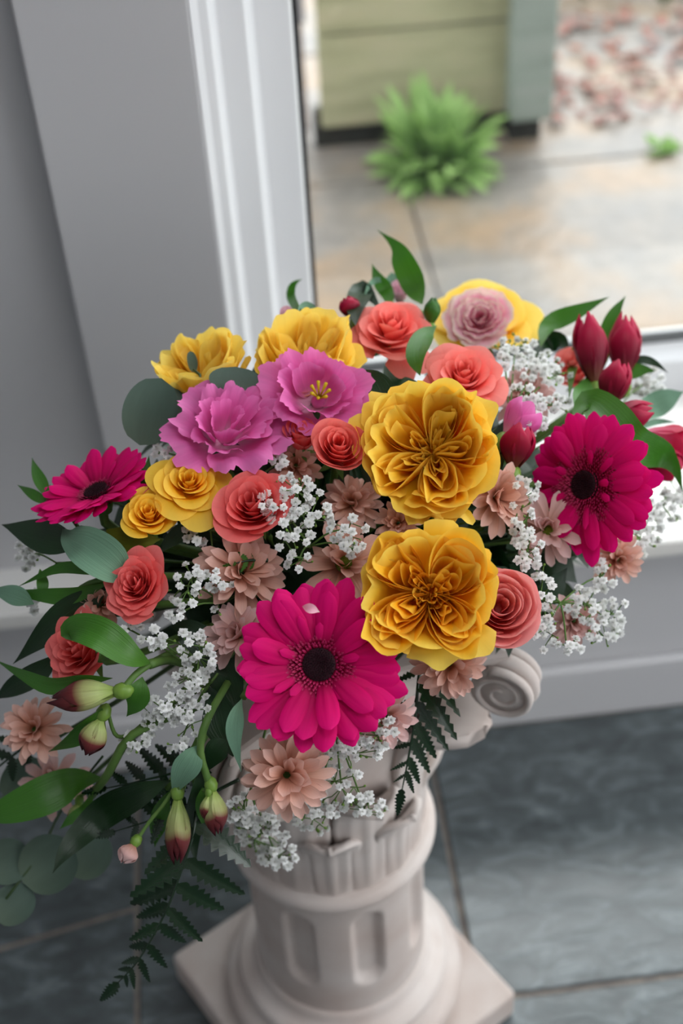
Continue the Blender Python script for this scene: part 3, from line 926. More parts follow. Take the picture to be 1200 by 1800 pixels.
def add_tube(o, name, pts_w, rad, mat, n=10):
    C = curve(pts_w, n)-np.array(o.location)
    rad = np.linspace(rad[0], rad[1], n) if hasattr(rad, '__len__') else rad
    return link(name, MB().tube(C, rad, 6).mesh(name, M[mat]), o)

# ================================================================== FLOWERS
# --- gerberas
gerbera('large magenta gerbera facing front with a near-black centre', 560, 1168, 318, -.06, .02, off=-.012, seed=3)
gerbera('magenta gerbera on the right turned sideways under a green leaf', 1022, 852, 274, -.56, .04, off=-.006, seed=5, cup=-.22)
gerbera('magenta gerbera at far left seen edge-on facing upward', 166, 858, 236, -.42, .80, off=.0, seed=7, cup=.12)

pf = W(546, 1071, -.030)
fp = empty('loose_petal', pf)
props(fp, 'small pale pink petal fragment lying on the front gerbera', 'petal')
link('blade', grid_mesh('blade', leaf_grid([W(531, 1066, -.030)-pf, W(547, 1070, -.032)-pf, W(562, 1076, -.030)-pf], .0052, unit(CAM-pf), n=9, nu=5, fold=.3), M['lisianthus_pale']), fp)

# --- large yellow garden roses
garden_rose('large ruffled yellow garden rose just right of the centre', 750, 804, 274, .0, .24, mat='yellow', core='yellow', off=-.01, seed=11, spin=.5, H=.74, quarters=5, sheets=6, ruf=.06, guard=16, Rin=.80, cup=.42, wp=.06)
garden_rose('golden quartered garden rose beside the front magenta gerbera', 740, 1038, 284, .04, -.04, mat='yellow', core='yellow_deep', off=-.02, seed=12, spin=-.25, H=.60, quarters=4, sheets=8, ruf=.05, guard=12, Rin=.90, cup=.62, wp=.07)
garden_rose('yellow garden rose at upper left behind the round eucalyptus leaves', 356, 652, 190, -.28, .80, mat='yellow_pale', core='yellow_pale', off=.005, seed=13, H=.95, quarters=5, sheets=4, ruf=.06, guard=14, hc=.5)
garden_rose('yellow garden rose behind the purple lisianthus, seen from its side', 545, 632, 215, .05, .74, mat='yellow_pale', core='yellow_pale', off=.015, seed=14, H=.95, quarters=5, sheets=5, ruf=.05, guard=15, hc=.5)
rose('yellow rose half hidden behind the pale pink lisianthus', 846, 556, 190, .0, .72, mat='yellow', n=22, H=.8, lip=.4, roll=.2, ruf=.02, off=.03, seed=15)
# --- small yellow spray roses
rose('open golden spray rose below the purple lisianthus', 334, 842, 150, .02, .58, mat='yellow_deep', n=24, H=.62, lip=.42, roll=.14, open_=.62, seed=21, off=-.004, tight=1.25, ruf=.008)
rose('small golden spray rose, lowest of the left yellow pair', 262, 901, 110, -.08, .45, mat='yellow_deep', n=22, H=.8, lip=.22, roll=.1, open_=.5, seed=22, off=-.004, ruf=.006)
# --- coral roses
rose('coral rose at the top with loose drooping outer petals', 686, 578, 150, .02, .70, mat='coral', n=26, H=.95, lip=.38, roll=.5, open_=.55, rnd=.34, pw=1.6, seed=31, off=.01, droop=2)
rose('open coral rose just above the large yellow rose', 816, 658, 158, .06, .62, mat='coral', n=28, H=.85, lip=.42, roll=.55, open_=.6, rnd=.34, pw=1.6, seed=32, off=.0)
rose('small coral rosebud left of the large yellow rose', 594, 788, 112, .06, .42, mat='coral', n=16, H=1.5, lip=.12, roll=.1, open_=.2, seed=33, off=-.002, hc=.7, inner=.16, phi0=1.9, phi1=1.3)
rose('coral rose partly covered by white florets, left of centre', 442, 884, 145, -.18, .42, mat='coral_deep', n=22, H=1.0, lip=.22, roll=.14, open_=.4, seed=34, off=.002, hc=.5, phi1=1.0)
rose('coral rose at left with densely layered petals facing upper left', 240, 1030, 140, -.36, .30, mat='coral_deep', n=38, H=.85, lip=.25, roll=.5, open_=.4, rnd=.34, pw=1.6, seed=35, off=-.002, tight=1.0, phi1=.6)
rose('lowest coral rose at left behind the bright green leaf', 140, 1142, 146, -.66, .16, mat='coral_deep', n=34, H=.9, lip=.25, roll=.5, open_=.35, rnd=.36, pw=1.5, seed=36, off=.004, phi1=.6)
rose('cupped pink rose at the right of the golden rose', 880, 1066, 160, .12, .12, mat='pink_rose', n=24, H=1.05, lip=.02, roll=.02, open_=.18, seed=37, off=-.002, hc=.55, phi1=1.15, inner=.14, tight=.8, ruf=.02, vpow=.4)
rose('half-hidden coral bud tucked under the purple lisianthus', 530, 765, 80, .0, .75, mat='coral_deep', n=14, H=1.4, lip=.1, open_=.2, seed=38, off=.012, hc=.7, phi1=1.2)
rose('coral rose glimpsed behind the crimson lily buds on the right', 1012, 648, 90, -.2, .6, mat='coral', n=16, H=1.3, lip=.2, open_=.3, seed=39, off=.02, hc=.6)

# --- lisianthus
LK = dict(name='lisianthus', cat='lisianthus', sep=False)
o = rose('wide ruffled purple pink lisianthus beside round eucalyptus leaves', 398, 742, 236, -.02, .70, mat='lisianthus', n=14, H=.72, lip=.32, roll=.1, ruf=.085, rk=2.3, phi0=1.3, phi1=.8, seed=41, wp=.07, nu=27, nv=12, open_=.45, off=-.006, inner=.2, tight=.8, rnd=.14, **LK)
o = rose('open purple pink lisianthus with yellow stamens above the coral bud', 562, 690, 178, .06, .46, mat='lisianthus', n=10, H=.85, lip=.34, roll=.1, ruf=.075, rk=2.2, phi0=1.1, phi1=.85, seed=42, wp=.07, nu=27, nv=12, open_=.45, off=-.006, inner=.42, tight=.8, rnd=.14, **LK)
b = MB()
for k in range(7):
    a = 2*math.pi*k/7
    b.tube([(0, 0, .004), (.003*math.cos(a), .003*math.sin(a), .010), (.006*math.cos(a), .006*math.sin(a), .016)], [.0006, .0006, .0013], 5)
link('stamens', b.mesh('stamens', M['stamen']), o)
rose('pale pink lisianthus with cream edges at the top of bouquet', 842, 556, 126, .0, .34, mat='lisianthus_pale', n=18, H=.85, lip=.2, roll=.06, ruf=.034, rk=3.0, phi0=1.7, phi1=1.0, seed=43, wp=.04, nu=27, nv=12, open_=.35, off=-.002, inner=.15, tight=1.0, rnd=.12, hc=.5, **LK)
rose('small pale pink lisianthus bud at the top left rim', 506, 562, 38, -.1, .8, mat='bud_pink', n=8, H=2.0, lip=.0, open_=.1, seed=44, off=.01, hc=.9, phi1=1.3, **LK)
rose('pale pink lisianthus bud behind the top coral rose', 702, 516, 46, .0, .8, mat='bud_pink', n=9, H=1.6, lip=.1, open_=.1, seed=45, off=.02, hc=.8, phi1=1.3, **LK)

# --- chrysanthemums
mum('peach chrysanthemum just below the front gerbera', 503, 1366, 150, -.05, -.22, seed=51, off=-.004, eye=False, full=4)
mum('peach chrysanthemum with green eye between gerbera and golden rose', 606, 985, 150, .0, .25, seed=52, off=.022, eye=True, full=2)
mum('dusky peach chrysanthemum above the front gerbera, left of centre', 428, 1000, 150, .25, .35, seed=53, off=.02, eye=False, full=4)
mum('pale dusty pink chrysanthemum peeping out left of the front gerbera', 416, 1116, 120, -.3, .1, 'mum_pink', seed=54, off=.02, eye=False, full=3)
mum('peach chrysanthemum to the right of the large yellow rose', 880, 872, 130, .45, .1, seed=55, off=.014, eye=False, full=3)
mum('small peach chrysanthemum between the two yellow roses', 700, 918, 76, .0, .2, seed=56, off=.02, eye=False, full=4)
mum('peach chrysanthemum hanging below the golden rose', 792, 1172, 120, .15, -.35, seed=57, off=.015, eye=False, full=4)
mum('brownish peach chrysanthemum in shade behind the coral bud', 618, 882, 100, .0, .3, seed=58, off=.035, eye=False, full=3)
mum('peach chrysanthemum with dark eye behind the right gerbera', 962, 930, 120, -.1, .0, 'mum_pink', seed=59, off=.03, eye=True, full=2)
mum('peach chrysanthemum at the left edge of the bouquet', 55, 1278, 112, -.35, .25, seed=60, off=.0, eye=False, full=3)
mum('pink chrysanthemum under the lower left leaf', 92, 1372, 120, -.2, .35, 'mum_pink', seed=61, off=.006, eye=True, full=2, n0=12)
mum('peach chrysanthemum below the right gerbera near white florets', 1088, 985, 90, .3, -.2, seed=62, off=.03, eye=False, full=3)
mum('faded pink chrysanthemum behind lower right white florets', 1010, 1092, 90, .2, -.1, 'mum_pink', seed=63, off=.03, eye=False, full=3)
mum('pale pink chrysanthemum behind the lower right of front gerbera', 684, 1262, 110, .3, -.2, 'mum_pink', seed=64, off=.03, eye=False, full=3)
mum('brownish peach chrysanthemum between the two left coral roses', 178, 1062, 90, -.2, .2, seed=65, off=.018, eye=False, full=4)
mum('pale peach chrysanthemum behind the upper white florets', 925, 690, 110, .1, .3, 'mum_pink', seed=66, off=.028, eye=False, full=3)
mum('dusty chrysanthemum in shade above the coral rose covered by florets', 520, 815, 90, 0, .3, seed=67, off=.03, eye=False, full=3)

# --- chrysanthemum bud hanging at lower left
p0 = W(262, 1445, dep=.835); pb = W(230, 1492, dep=.832)
o = empty('chrysanthemum_bud', pb)
props(o, 'small closed pink chrysanthemum bud hanging among ferns', 'flower bud')
dr = unit(W(222, 1505, dep=.83)-W(245, 1470, dep=.835))
bud_tepals(o, -dr*.003, dr, .013, .0065, 'mum_pink', 3)
add_tube(o, 'stem', [W(350, 1290, .02), W(300, 1395, dep=.835), p0, W(240, 1478, dep=.834)], .0013, 'stem')

# ------------------------------------------------------------------ alstroemeria stems
def alstro(label, root, buds, leaves, stems, mat='crimson', seed=1, name='alstroemeria'):
    """root: (px, py, off); buds: (px0, py0, px1, py1, width px, off[, mat, flare]); leaves: (list of (px, py[, off]), width px, mat, kw)"""
    rp = W(*root)
    o = empty(name, rp)
    props(o, label, 'alstroemeria', 'alstroemeria stems in the bouquet')
    add_tube(o, 'stem', [rp, rp*.5+FOAM*.5, FOAM], .0024, 'stem')
    for i, bd in enumerate(buds):
        x0, y0, x1, y1, w, off = bd[:6]
        mt = bd[6] if len(bd) > 6 else mat
        fl_ = bd[7] if len(bd) > 7 else 0.0
        a = W(x0, y0, off); d1 = dome(x0, y0)+off
        b = CAM+ray(x1, y1)*(d1+(bd[8] if len(bd) > 8 else 0.0))
        L = np.linalg.norm(b-a)
        bud_tepals(o, a-rp, b-a, L, w*.5*d1/FPX, mt, seed+i, fl_)
        add_tube(o, 'pedicel', [rp, (rp+a)/2+unit(b-a)*.004-np.array([0, 0, .003]), a-unit(b-a)*w*.45*d1/FPX], .0013, 'stem')
    for pts, w, mt, kw in leaves:
        Pw = [W(p[0], p[1], p[2] if len(p) > 2 else 0) for p in pts]
        d = dome(pts[0][0], pts[0][1])
        add_leaf(o, Pw, w*d/FPX, mt, **kw)
    for pts, r in stems:
        add_tube(o, 'stem', [W(p[0], p[1], p[2]) for p in pts], r, 'stem')
    return o

# right-hand crimson group
alstro('crimson alstroemeria with upright buds at the right of the bouquet', (1062, 700, .01),
       [(1044, 676, 1030, 552, 60, -.004, 'crimson', .12), (1094, 668, 1100, 550, 60, -.002, 'crimson', .06), (1070, 716, 1092, 630, 56, -.012, 'crimson', .15), (1060, 742, 1150, 720, 54, -.006, 'crimson', .08)],
       [([(950, 610, .0), (965, 572, 0), (1015, 548, 0), (1072, 521, .0)], 34, 'leaf', dict(twist0=.4, twist1=.2)),
        ([(1055, 660, .006), (1066, 600, .01), (1078, 555, .01), (1100, 519, .012)], 30, 'leaf', {}),
        ([(1000, 700, -.004), (1008, 640, -.008), (1022, 595, -.012), (1036, 562, -.014)], 22, 'leaf', dict(twist0=.5)),
        ([(1015, 735, -.01), (1022, 700, -.012), (1028, 680, -.01), (1030, 662, -.006)], 34, 'leaf', {}),
        ([(1090, 640, .0), (1125, 632, 0), (1150, 638, .004), (1175, 656, .006)], 14, 'leaf_dark', {}),
        ([(1085, 675, .0), (1110, 655, .0), (1130, 650, .0), (1152, 652, .0)], 24, 'leaf', {}),
        ([(1105, 745, .01), (1140, 720, .015), (1175, 700, .018), (1202, 688, .02)], 46, 'leaf_blue', dict(twist0=.3)),
        ([(1110, 760, .012), (1150, 742, .016), (1190, 742, .02)], 12, 'leaf_blue', {}),
        ([(940, 640, .01), (960, 606, .008), (985, 600, .006), (1000, 616, .0)], 40, 'leaf_dark', {})],
       [([(1062, 700, .01), (1050, 720, .012), (1000, 760, .03)], .002)], seed=71)
alstro('green leaf blade drooping across the right gerbera', (1030, 712, -.004), [],
       [([(1005, 735, -.01), (1035, 705, -.03), (1072, 735, -.052), (1110, 780, -.066), (1160, 798, -.066), (1186, 822, -.06), (1200, 866, -.055)], 66, 'leaf', dict(twist0=.5, twist1=-.5, fold=.25, n=22, wp=.42))], [], seed=72)
alstro('pink and crimson alstroemeria bloom cut by the right edge', (1120, 770, .014),
       [(1120, 765, 1205, 800, 70, .008, 'crimson_pink', .75), (1118, 772, 1190, 835, 60, .006, 'crimson', .5)], [([(1118, 770, .01), (1150, 775, .005), (1200, 790, .005)], 20, 'leaf_blue', {})], [], seed=73)
alstro('dark crimson alstroemeria bud in shade left of the right gerbera', (905, 840, .03), [(902, 825, 918, 745, 60, .016, 'crimson', .2)], [([(880, 830, .03), (868, 790, .025), (885, 740, .02)], 40, 'leaf_dark', {})], [], seed=74)
alstro('lilac pink alstroemeria petals below the upper white florets', (880, 780, .03), [(890, 768, 935, 712, 60, .014, 'lisianthus', .5)], [], [], seed=75)
alstro('crimson alstroemeria bud at the top behind the yellow rose', (620, 560, .03), [(622, 560, 606, 522, 36, .02, 'crimson', .2)], [], [], seed=76)

# top leaves
alstro('broad upright green leaf at the top with a bent tip', (735, 545, .012), [(758, 570, 762, 522, 30, .0, 'ovary_bud' if False else 'leaf', .0)],
       [([(742, 535, .0), (728, 500, -.004), (708, 455, -.004), (694, 430, .0), (662, 403, .012)], 46, 'leaf', dict(fold=.2, wp=.36, twist0=.1, twist1=.8)),
        ([(738, 660, .0), (734, 625, -.008), (745, 590, -.01), (768, 572, -.004)], 44, 'leaf', dict(twist0=.7, twist1=.2)),
        ([(695, 500, .03), (690, 490, .03), (688, 478, .03)], 26, 'leaf_blue', {})], [], seed=77)
alstro('dark green curled leaves at the top left of the coral rose', (640, 570, .014), [],
       [([(688, 545, .0), (680, 515, .0), (664, 490, .002), (653, 463, .006)], 28, 'leaf', {}),
        ([(625, 572, -.0), (628, 535, -.006), (640, 510, -.004), (672, 548, .0)], 44, 'leaf_dark', dict(twist0=.5)),
        ([(640, 520, -.004), (652, 498, -.002), (668, 492, .002), (680, 504, .006)], 10, 'leaf_blue', {})], [], seed=78)
alstro('thin curled green leaf on the upper left rim', (530, 575, .014), [],
       [([(545, 570, 0), (525, 545, 0), (512, 520, .0), (516, 500, .0), (531, 490, .0)], 20, 'leaf', dict(twist0=.9, twist1=.1)),
        ([(525, 560, .0), (540, 545, 0), (560, 545, .0)], 30, 'leaf_blue', {})], [], seed=79)
# centre dark greens behind flowers
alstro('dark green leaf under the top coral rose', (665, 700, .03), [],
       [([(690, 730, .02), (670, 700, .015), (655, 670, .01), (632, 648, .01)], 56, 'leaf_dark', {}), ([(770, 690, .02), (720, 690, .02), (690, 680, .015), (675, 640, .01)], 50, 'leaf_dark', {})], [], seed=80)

# left-hand group
alstro('bright green broad leaf over the lowest left coral rose', (262, 1168, .0),
       [(205, 1216, 84, 1232, 56, -.02, 'bud_maroon', 0, .004)],
       [([(264, 1166, -.006), (225, 1150, -.022), (178, 1118, -.03), (138, 1104, -.028), (118, 1113, -.022), (140, 1130, -.018)], 58, 'leaf', dict(fold=.25, twist0=-.5, twist1=-.1, wp=.40, n=22)),
        ([(198, 1192, -.012), (150, 1196, -.02), (90, 1206, -.016), (40, 1186, -.008), (-12, 1158, .0)], 30, 'leaf', dict(twist0=.7, twist1=-.2, n=20)),
        ([(250, 1190, -.01), (244, 1215, -.014), (238, 1238, -.012), (222, 1260, -.01)], 40, 'leaf', {})],
       [([(262, 1168, -.004), (300, 1160, .02), (360, 1180, .05)], .003), ([(262, 1168, -.004), (238, 1186, -.012), (216, 1212, -.02)], .0022)], seed=81)
alstro('green alstroemeria stem with a drooping maroon bud at left', (235, 1290, .01),
       [(178, 1262, 150, 1326, 50, -.01, 'bud_maroon', .05), (138, 1412, 128, 1450, 30, -.006, 'bud_maroon', 0)],
       [([(180, 1245, -.012), (160, 1275, -.016), (130, 1300, -.014), (84, 1322, -.008)], 34, 'leaf', dict(twist0=.3)),
        ([(180, 1368, -.006), (130, 1376, -.02), (70, 1402, -.024), (0, 1428, -.016), (-40, 1432, -.01)], 66, 'leaf', dict(twist0=-.3, twist1=.2, fold=.2, n=20)),
        ([(165, 1390, -.01), (148, 1425, -.016), (125, 1440, -.016), (104, 1458, -.012)], 22, 'leaf', {})],
       [([(350, 1240, .03), (235, 1290, .0), (190, 1360, -.006), (160, 1400, -.008)], .0028)], seed=82)
alstro('long dark leaf and hanging buds above the lower fern', (330, 1340, .012),
       [(312, 1402, 312, 1520, 46, -.016, 'bud_maroon', 0), (372, 1388, 384, 1468, 44, -.014, 'bud_maroon', 0), (366, 1398, 360, 1440, 26, -.02, 'bud_maroon', 0)],
       [([(300, 1372, -.004), (245, 1394, -.018), (180, 1430, -.026), (120, 1490, -.022), (92, 1536, -.016)], 56, 'leaf_dark', dict(twist0=.4, twist1=-.2, fold=.25, n=20)),
        ([(348, 1310, -.004), (335, 1335, -.012), (318, 1365, -.014), (302, 1402, -.012)], 46, 'leaf_blue', dict(twist0=.3)),
        ([(350, 1350, -.006), (352, 1400, -.012), (340, 1460, -.012), (344, 1522, -.008)], 40, 'leaf_dark', {}),
        ([(298, 1390, -.008), (284, 1425, -.014), (276, 1460, -.012), (272, 1490, -.008)], 32, 'leaf', {}),
        ([(358, 1380, -.01), (356, 1410, -.018), (362, 1440, -.016), (368, 1478, -.01)], 26, 'leaf', {}),
        ([(400, 1300, .01), (380, 1320, .006), (360, 1360, .004)], 40, 'leaf_dark', {})],
       [([(400, 1200, .03), (364, 1265, .0), (352, 1320, -.006), (370, 1385, -.012)], .0025), ([(400, 1240, .03), (330, 1330, .004), (295, 1385, -.002)], .0025), ([(330, 1340, 0), (318, 1370, -.008), (312, 1400, -.014)], .0018)], seed=83)
alstro('narrow blue green leaf hanging left of the front gerbera', (428, 1225, .004), [],
       [([(425, 1228, -.006), (414, 1260, -.012), (412, 1300, -.012), (424, 1358, -.008)], 30, 'leaf_blue', dict(twist0=.7, twist1=-.3))], [], seed=84)
alstro('broad blue green leaf above the left coral rose', (225, 1010, .01), [],
       [([(222, 1018, -.002), (190, 990, -.012), (150, 960, -.014), (122, 946, -.008), (110, 926, -.002)], 74, 'leaf_blue', dict(fold=.35, wp=.34, twist0=-.35, twist1=.2, n=20)),
        ([(282, 948, .004), (250, 950, .002), (215, 948, .004), (186, 930, .006)], 58, 'leaf_olive', dict(wp=.55)),
        ([(205, 1010, .006), (160, 1000, .006), (100, 1000, .004), (30, 1032, .004)], 22, 'leaf', {}),
        ([(190, 1025, .01), (130, 1046, .008), (70, 1046, .006), (-8, 1036, .006)], 30, 'leaf', dict(twist1=.5)),
        ([(60, 1062, .004), (25, 1046, .002), (-20, 1036, 0)], 34, 'leaf_blue', {}),
        ([(190, 1030, .014), (140, 1068, .012), (85, 1110, .01), (22, 1168, .01)], 60, 'leaf_dark', dict(n=18)),
        ([(100, 1150, .014), (70, 1180, .012), (20, 1210, .01), (-10, 1230, .01)], 40, 'leaf_dark', {}),
        ([(70, 1000, .012), (75, 1030, .01), (68, 1060, .01)], 20, 'leaf', {})], [([(225, 1010, .01), (150, 1030, .012), (110, 1075, .012)], .0022)], seed=85)
alstro('dark green leaf with small green sprigs under the left gerbera', (140, 930, .012), [(88, 885, 92, 852, 26, .006, 'leaf', 0)],
       [([(150, 950, .006), (110, 950, .0), (60, 938, .0), (2, 922, .0)], 58, 'leaf_dark', dict(wp=.52)),
        ([(88, 880, .004), (76, 855, .002), (64, 830, .0), (56, 804, .0)], 22, 'leaf', {}),
        ([(90, 885, .004), (70, 876, .004), (50, 864, .002), (30, 852, .002)], 18, 'leaf', {}),
        ([(105, 890, .004), (80, 896, .004), (55, 898, .004)], 16, 'leaf', {}),
        ([(220, 960, .02), (240, 900, .02), (255, 850, .012), (262, 800, .01)], 40, 'leaf', {})], [], seed=86)
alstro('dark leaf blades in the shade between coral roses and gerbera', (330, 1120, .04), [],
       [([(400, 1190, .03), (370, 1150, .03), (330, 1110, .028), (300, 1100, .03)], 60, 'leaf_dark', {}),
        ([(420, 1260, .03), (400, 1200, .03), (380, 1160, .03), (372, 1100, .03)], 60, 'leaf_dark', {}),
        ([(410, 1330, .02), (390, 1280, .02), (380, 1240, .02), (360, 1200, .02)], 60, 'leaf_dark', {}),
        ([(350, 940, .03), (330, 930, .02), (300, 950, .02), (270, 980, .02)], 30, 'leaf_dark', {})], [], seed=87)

# ------------------------------------------------------------------ eucalyptus
def round_leaf(c, dirn, nrm, L, Wd, cup=.1, n=14, nu=13):
    d = unit(dirn); nrm = unit(nrm - d*(nrm @ d)); s = np.cross(d, nrm)
    P = np.zeros((n, nu, 3))
    for i in range(n):
        v = i/(n-1); x = -1+2*v
        hw_ = math.sqrt(max(0, 1-x*x))
        for j in range(nu):
            u = (j-(nu-1)/2)/((nu-1)/2)
            P[i, j] = c+d*x*L*.5+s*u*hw_*Wd*.5+nrm*cup*L*(u*u*hw_*hw_+.3*x*x)
    return P

def eucalyptus(label, lv, stem, seed=1):
    pts = [W(*p) for p in stem]
    o = empty('eucalyptus_sprig', pts[0]); props(o, label, 'eucalyptus', 'eucalyptus sprigs in the bouquet')
    add_tube(o, 'stem', pts, .0009, 'stem_dark')
    for (px, py, off, L, w, ang, nx, ny) in lv:
        c = W(px, py, off); d = dome(px, py)+off
        x, y, n = frame_at(px, py, nx, ny)
        dr = x*math.cos(ang)+y*math.sin(ang)
        link('leaf', grid_mesh('leaf', round_leaf(c, dr, n, L*d/FPX, w*d/FPX)-pts[0], M['eucalyptus']), o)
eucalyptus('eucalyptus sprig with large round grey green leaves, upper left',
           [(265, 724, -.008, 124, 96, 1.25, -.15, .1), (412, 668, -.016, 48, 90, 1.5, .0, .3), (337, 636, -.012, 38, 19, 1.75, .3, .1), (300, 706, .0, 60, 60, .3, .2, .3)],
           [(330, 800, .02), (320, 730, .0), (352, 668, -.012), (340, 650, -.014)])
eucalyptus('eucalyptus sprig with round dark leaves drooping at lower left',
           [(85, 1520, .05, 104, 104, .6, -.1, .1), (150, 1500, .06, 96, 92, 1.0, .2, .2), (12, 1515, .05, 84, 80, .3, .1, .1), (24, 1590, .06, 80, 70, .7, 0, .1), (40, 1370, .04, 90, 70, .9, 0, .2), (20, 1420, .04, 60, 50, .2, 0, .2)],
           [(180, 1330, .04), (110, 1420, .05), (70, 1500, .05), (10, 1580, .055)])

# ------------------------------------------------------------------ leatherleaf fern
def pinna_grid(L, w, lobes=7, nu=7, n=43):
    P = np.zeros((n, nu, 3))
    for i in range(n):
        v = i/(n-1)
        env = min(1, .45+v*2.4)*(1-v)**.62
        ph = (v*lobes) % 1.0
        saw = .42+.58*(1-ph)**.7*min(1, ph*6+.1)
        hw_ = w*.5*env*saw
        for j in range(nu):
            u = (j-(nu-1)/2)/((nu-1)/2)
            sweep = hw_*abs(u)*.55
            P[i, j] = (L*v+sweep, u*hw_, -.10*L*v*v+.10*hw_*abs(u)+.0006*math.cos(ph*6.28)*abs(u))
    return P
PIN = [grid_mesh('pinna', pinna_grid(1, .54, 8), M['fern']), grid_mesh('pinna', pinna_grid(1, .58, 7), M['fern']), grid_mesh('pinna', pinna_grid(1, .48, 9), M['fern'])]
PINB = [grid_mesh('pinna', pinna_grid(1, .6, 5), M['leaf'])]*3
PINS = [grid_mesh('pinna', pinna_grid(1, .40, 7), M['fern']), grid_mesh('pinna', pinna_grid(1, .36, 6), M['fern']), grid_mesh('pinna', pinna_grid(1, .44, 8), M['fern'])]
def fern(label, path, pin, tipL, pins=None, seed=1):
    """path: list of (px, py, depth); pin: (position along 0..1, side +-1, length px, angle deg)"""
    pts = [W(p[0], p[1], dep=p[2]) for p in path]
    C = curve(pts, 60)
    o = empty('fern_frond', C[0]); props(o, label, 'fern', 'fern fronds in the bouquet')
    link('rachis', MB().tube(C-C[0], np.linspace(.0014, .0004, 60), 6).mesh('rachis', M['fern']), o)
    rn = random.Random(seed)
    T = np.gradient(C, axis=0)
    nr0 = unit(CAM-C[30])
    for s, side, L, ang in pin+[(.985, 1, tipL, 0)]:
        i = min(59, int(s*59)); t = unit(T[i])
        nr = unit(nr0-t*(nr0 @ t)+rn.uniform(-.25, .25)*np.cross(t, nr0))
        nr = unit(nr-t*(nr @ t)); sd = np.cross(nr, t)*side
        a = math.radians(ang)
        d = unit(t*math.cos(a)+sd*math.sin(a)-nr*rn.uniform(-.1, .25))
        nr = unit(nr-d*(nr @ d)); y = np.cross(nr, d)
        q = link('pinna', (pins or PIN)[rn.randrange(3)], o)
        dd = (C[i]-CAM) @ FW
        sc = L*dd/FPX
        q.matrix_local = Matrix(((d[0]*sc, y[0]*sc, nr[0]*sc, C[i][0]-C[0][0]), (d[1]*sc, y[1]*sc, nr[1]*sc, C[i][1]-C[0][1]), (d[2]*sc, y[2]*sc, nr[2]*sc, C[i][2]-C[0][2]), (0, 0, 0, 1)))
    return o
fern('dark glossy fern frond drooping at the lower left of bouquet', [(350, 1380, .86), (340, 1460, .845), (320, 1525, .85), (290, 1605, .86), (245, 1685, .875), (205, 1730, .885)],
     [(.16, 1, 130, 62), (.20, -1, 120, 40), (.34, -1, 128, 34), (.36, 1, 132, 70), (.48, 1, 108, 68), (.46, -1, 122, 34), (.56, -1, 92, 32), (.58, 1, 90, 64), (.66, 1, 78, 58), (.66, -1, 70, 30),
      (.73, 1, 66, 52), (.74, -1, 58, 32), (.80, 1, 54, 46), (.81, -1, 44, 30), (.87, 1, 44, 40), (.88, -1, 34, 30), (.93, 1, 34, 34), (.94, -1, 26, 28)], 66, seed=3)
fern('small fern frond hanging below the golden rose', [(742, 1150, .875), (735, 1200, .865), (728, 1270, .865), (716, 1340, .87), (706, 1390, .875)],
     [(.10, 1, 118, 44), (.24, 1, 122, 40), (.16, -1, 54, 60), (.38, 1, 112, 38), (.36, -1, 50, 62), (.50, 1, 92, 36), (.52, -1, 50, 60), (.61, 1, 78, 34), (.64, -1, 44, 56), (.72, 1, 64, 30), (.75, -1, 36, 50), (.83, 1, 46, 28), (.86, -1, 28, 40)], 66, pins=PINS, seed=4)
fern('dark fern frond in shade behind the lower left leaves', [(400, 1310, .875), (330, 1350, .872), (250, 1372, .875), (185, 1386, .88)],
     [(.2, 1, 70, 55), (.2, -1, 70, 55), (.35, 1, 70, 50), (.35, -1, 80, 55), (.5, 1, 64, 50), (.5, -1, 76, 55), (.65, 1, 54, 46), (.65, -1, 60, 50), (.8, 1, 40, 44), (.8, -1, 44, 44)], 50, seed=5)
fern('dark fern frond beneath the long lower left leaf', [(420, 1370, .87), (340, 1410, .868), (270, 1440, .87), (200, 1462, .876)],
     [(.2, 1, 60, 55), (.2, -1, 80, 60), (.4, 1, 60, 50), (.4, -1, 80, 55), (.6, 1, 54, 46), (.6, -1, 70, 50), (.8, 1, 40, 44), (.8, -1, 44, 44)], 50, seed=6)
fern('bright young fern tip lying on the dusky peach chrysanthemum', [(470, 985, .83), (440, 985, .825), (415, 990, .822)], [(.3, 1, 22, 50), (.3, -1, 22, 50), (.6, 1, 24, 50), (.6, -1, 24, 50)], 26, pins=PINB, seed=7)
fern('fern frond at the far left edge in shade', [(60, 1300, .93), (20, 1330, .93), (-30, 1370, .93)], [(.2, 1, 60, 55), (.2, -1, 60, 55), (.5, 1, 54, 50), (.5, -1, 54, 50), (.8, 1, 44, 44)], 50, seed=8)

# ------------------------------------------------------------------ gypsophila
def floret_mesh(seed, full=4):
    rn = random.Random(seed); b = MB()
    for q in range(full):
        n = (8, 7, 6, 4)[q]
        for k in range(n):
            a = 2*math.pi*(k+.5*q)/n+rn.uniform(-.3, .3)
            e0 = .15+.38*q+rn.uniform(-.2, .2); L = 1.0-.17*q
            P = tongue(L*rn.uniform(.85, 1.1), .36, e0+.4, e0-.2, .05, .12*q, .2, 0, .8, 4, 3, .35, 0, .3)
            P[-1, 1, 0] -= .10
            c, s = math.cos(a), math.sin(a)
            Q = P.copy(); Q[..., 0] = P[..., 0]*c-P[..., 1]*s; Q[..., 1] = P[..., 0]*s+P[..., 1]*c
            b.add(*grid_data(Q), m=0)
    b.lathe([(.08, -.75), (.28, -.5), (.32, -.1), (.2, .1)], 7, m=1)
    return b.mesh('floret', [M['white_petal'], M['ovary']])
FLO = [floret_mesh(s) for s in range(5)]
BUDM = MB().lathe([(.08, -.6), (.30, -.35), (.38, 0), (.28, .34), (.05, .45)], 8).mesh('gyp_bud', M['ovary'])
NF = 0
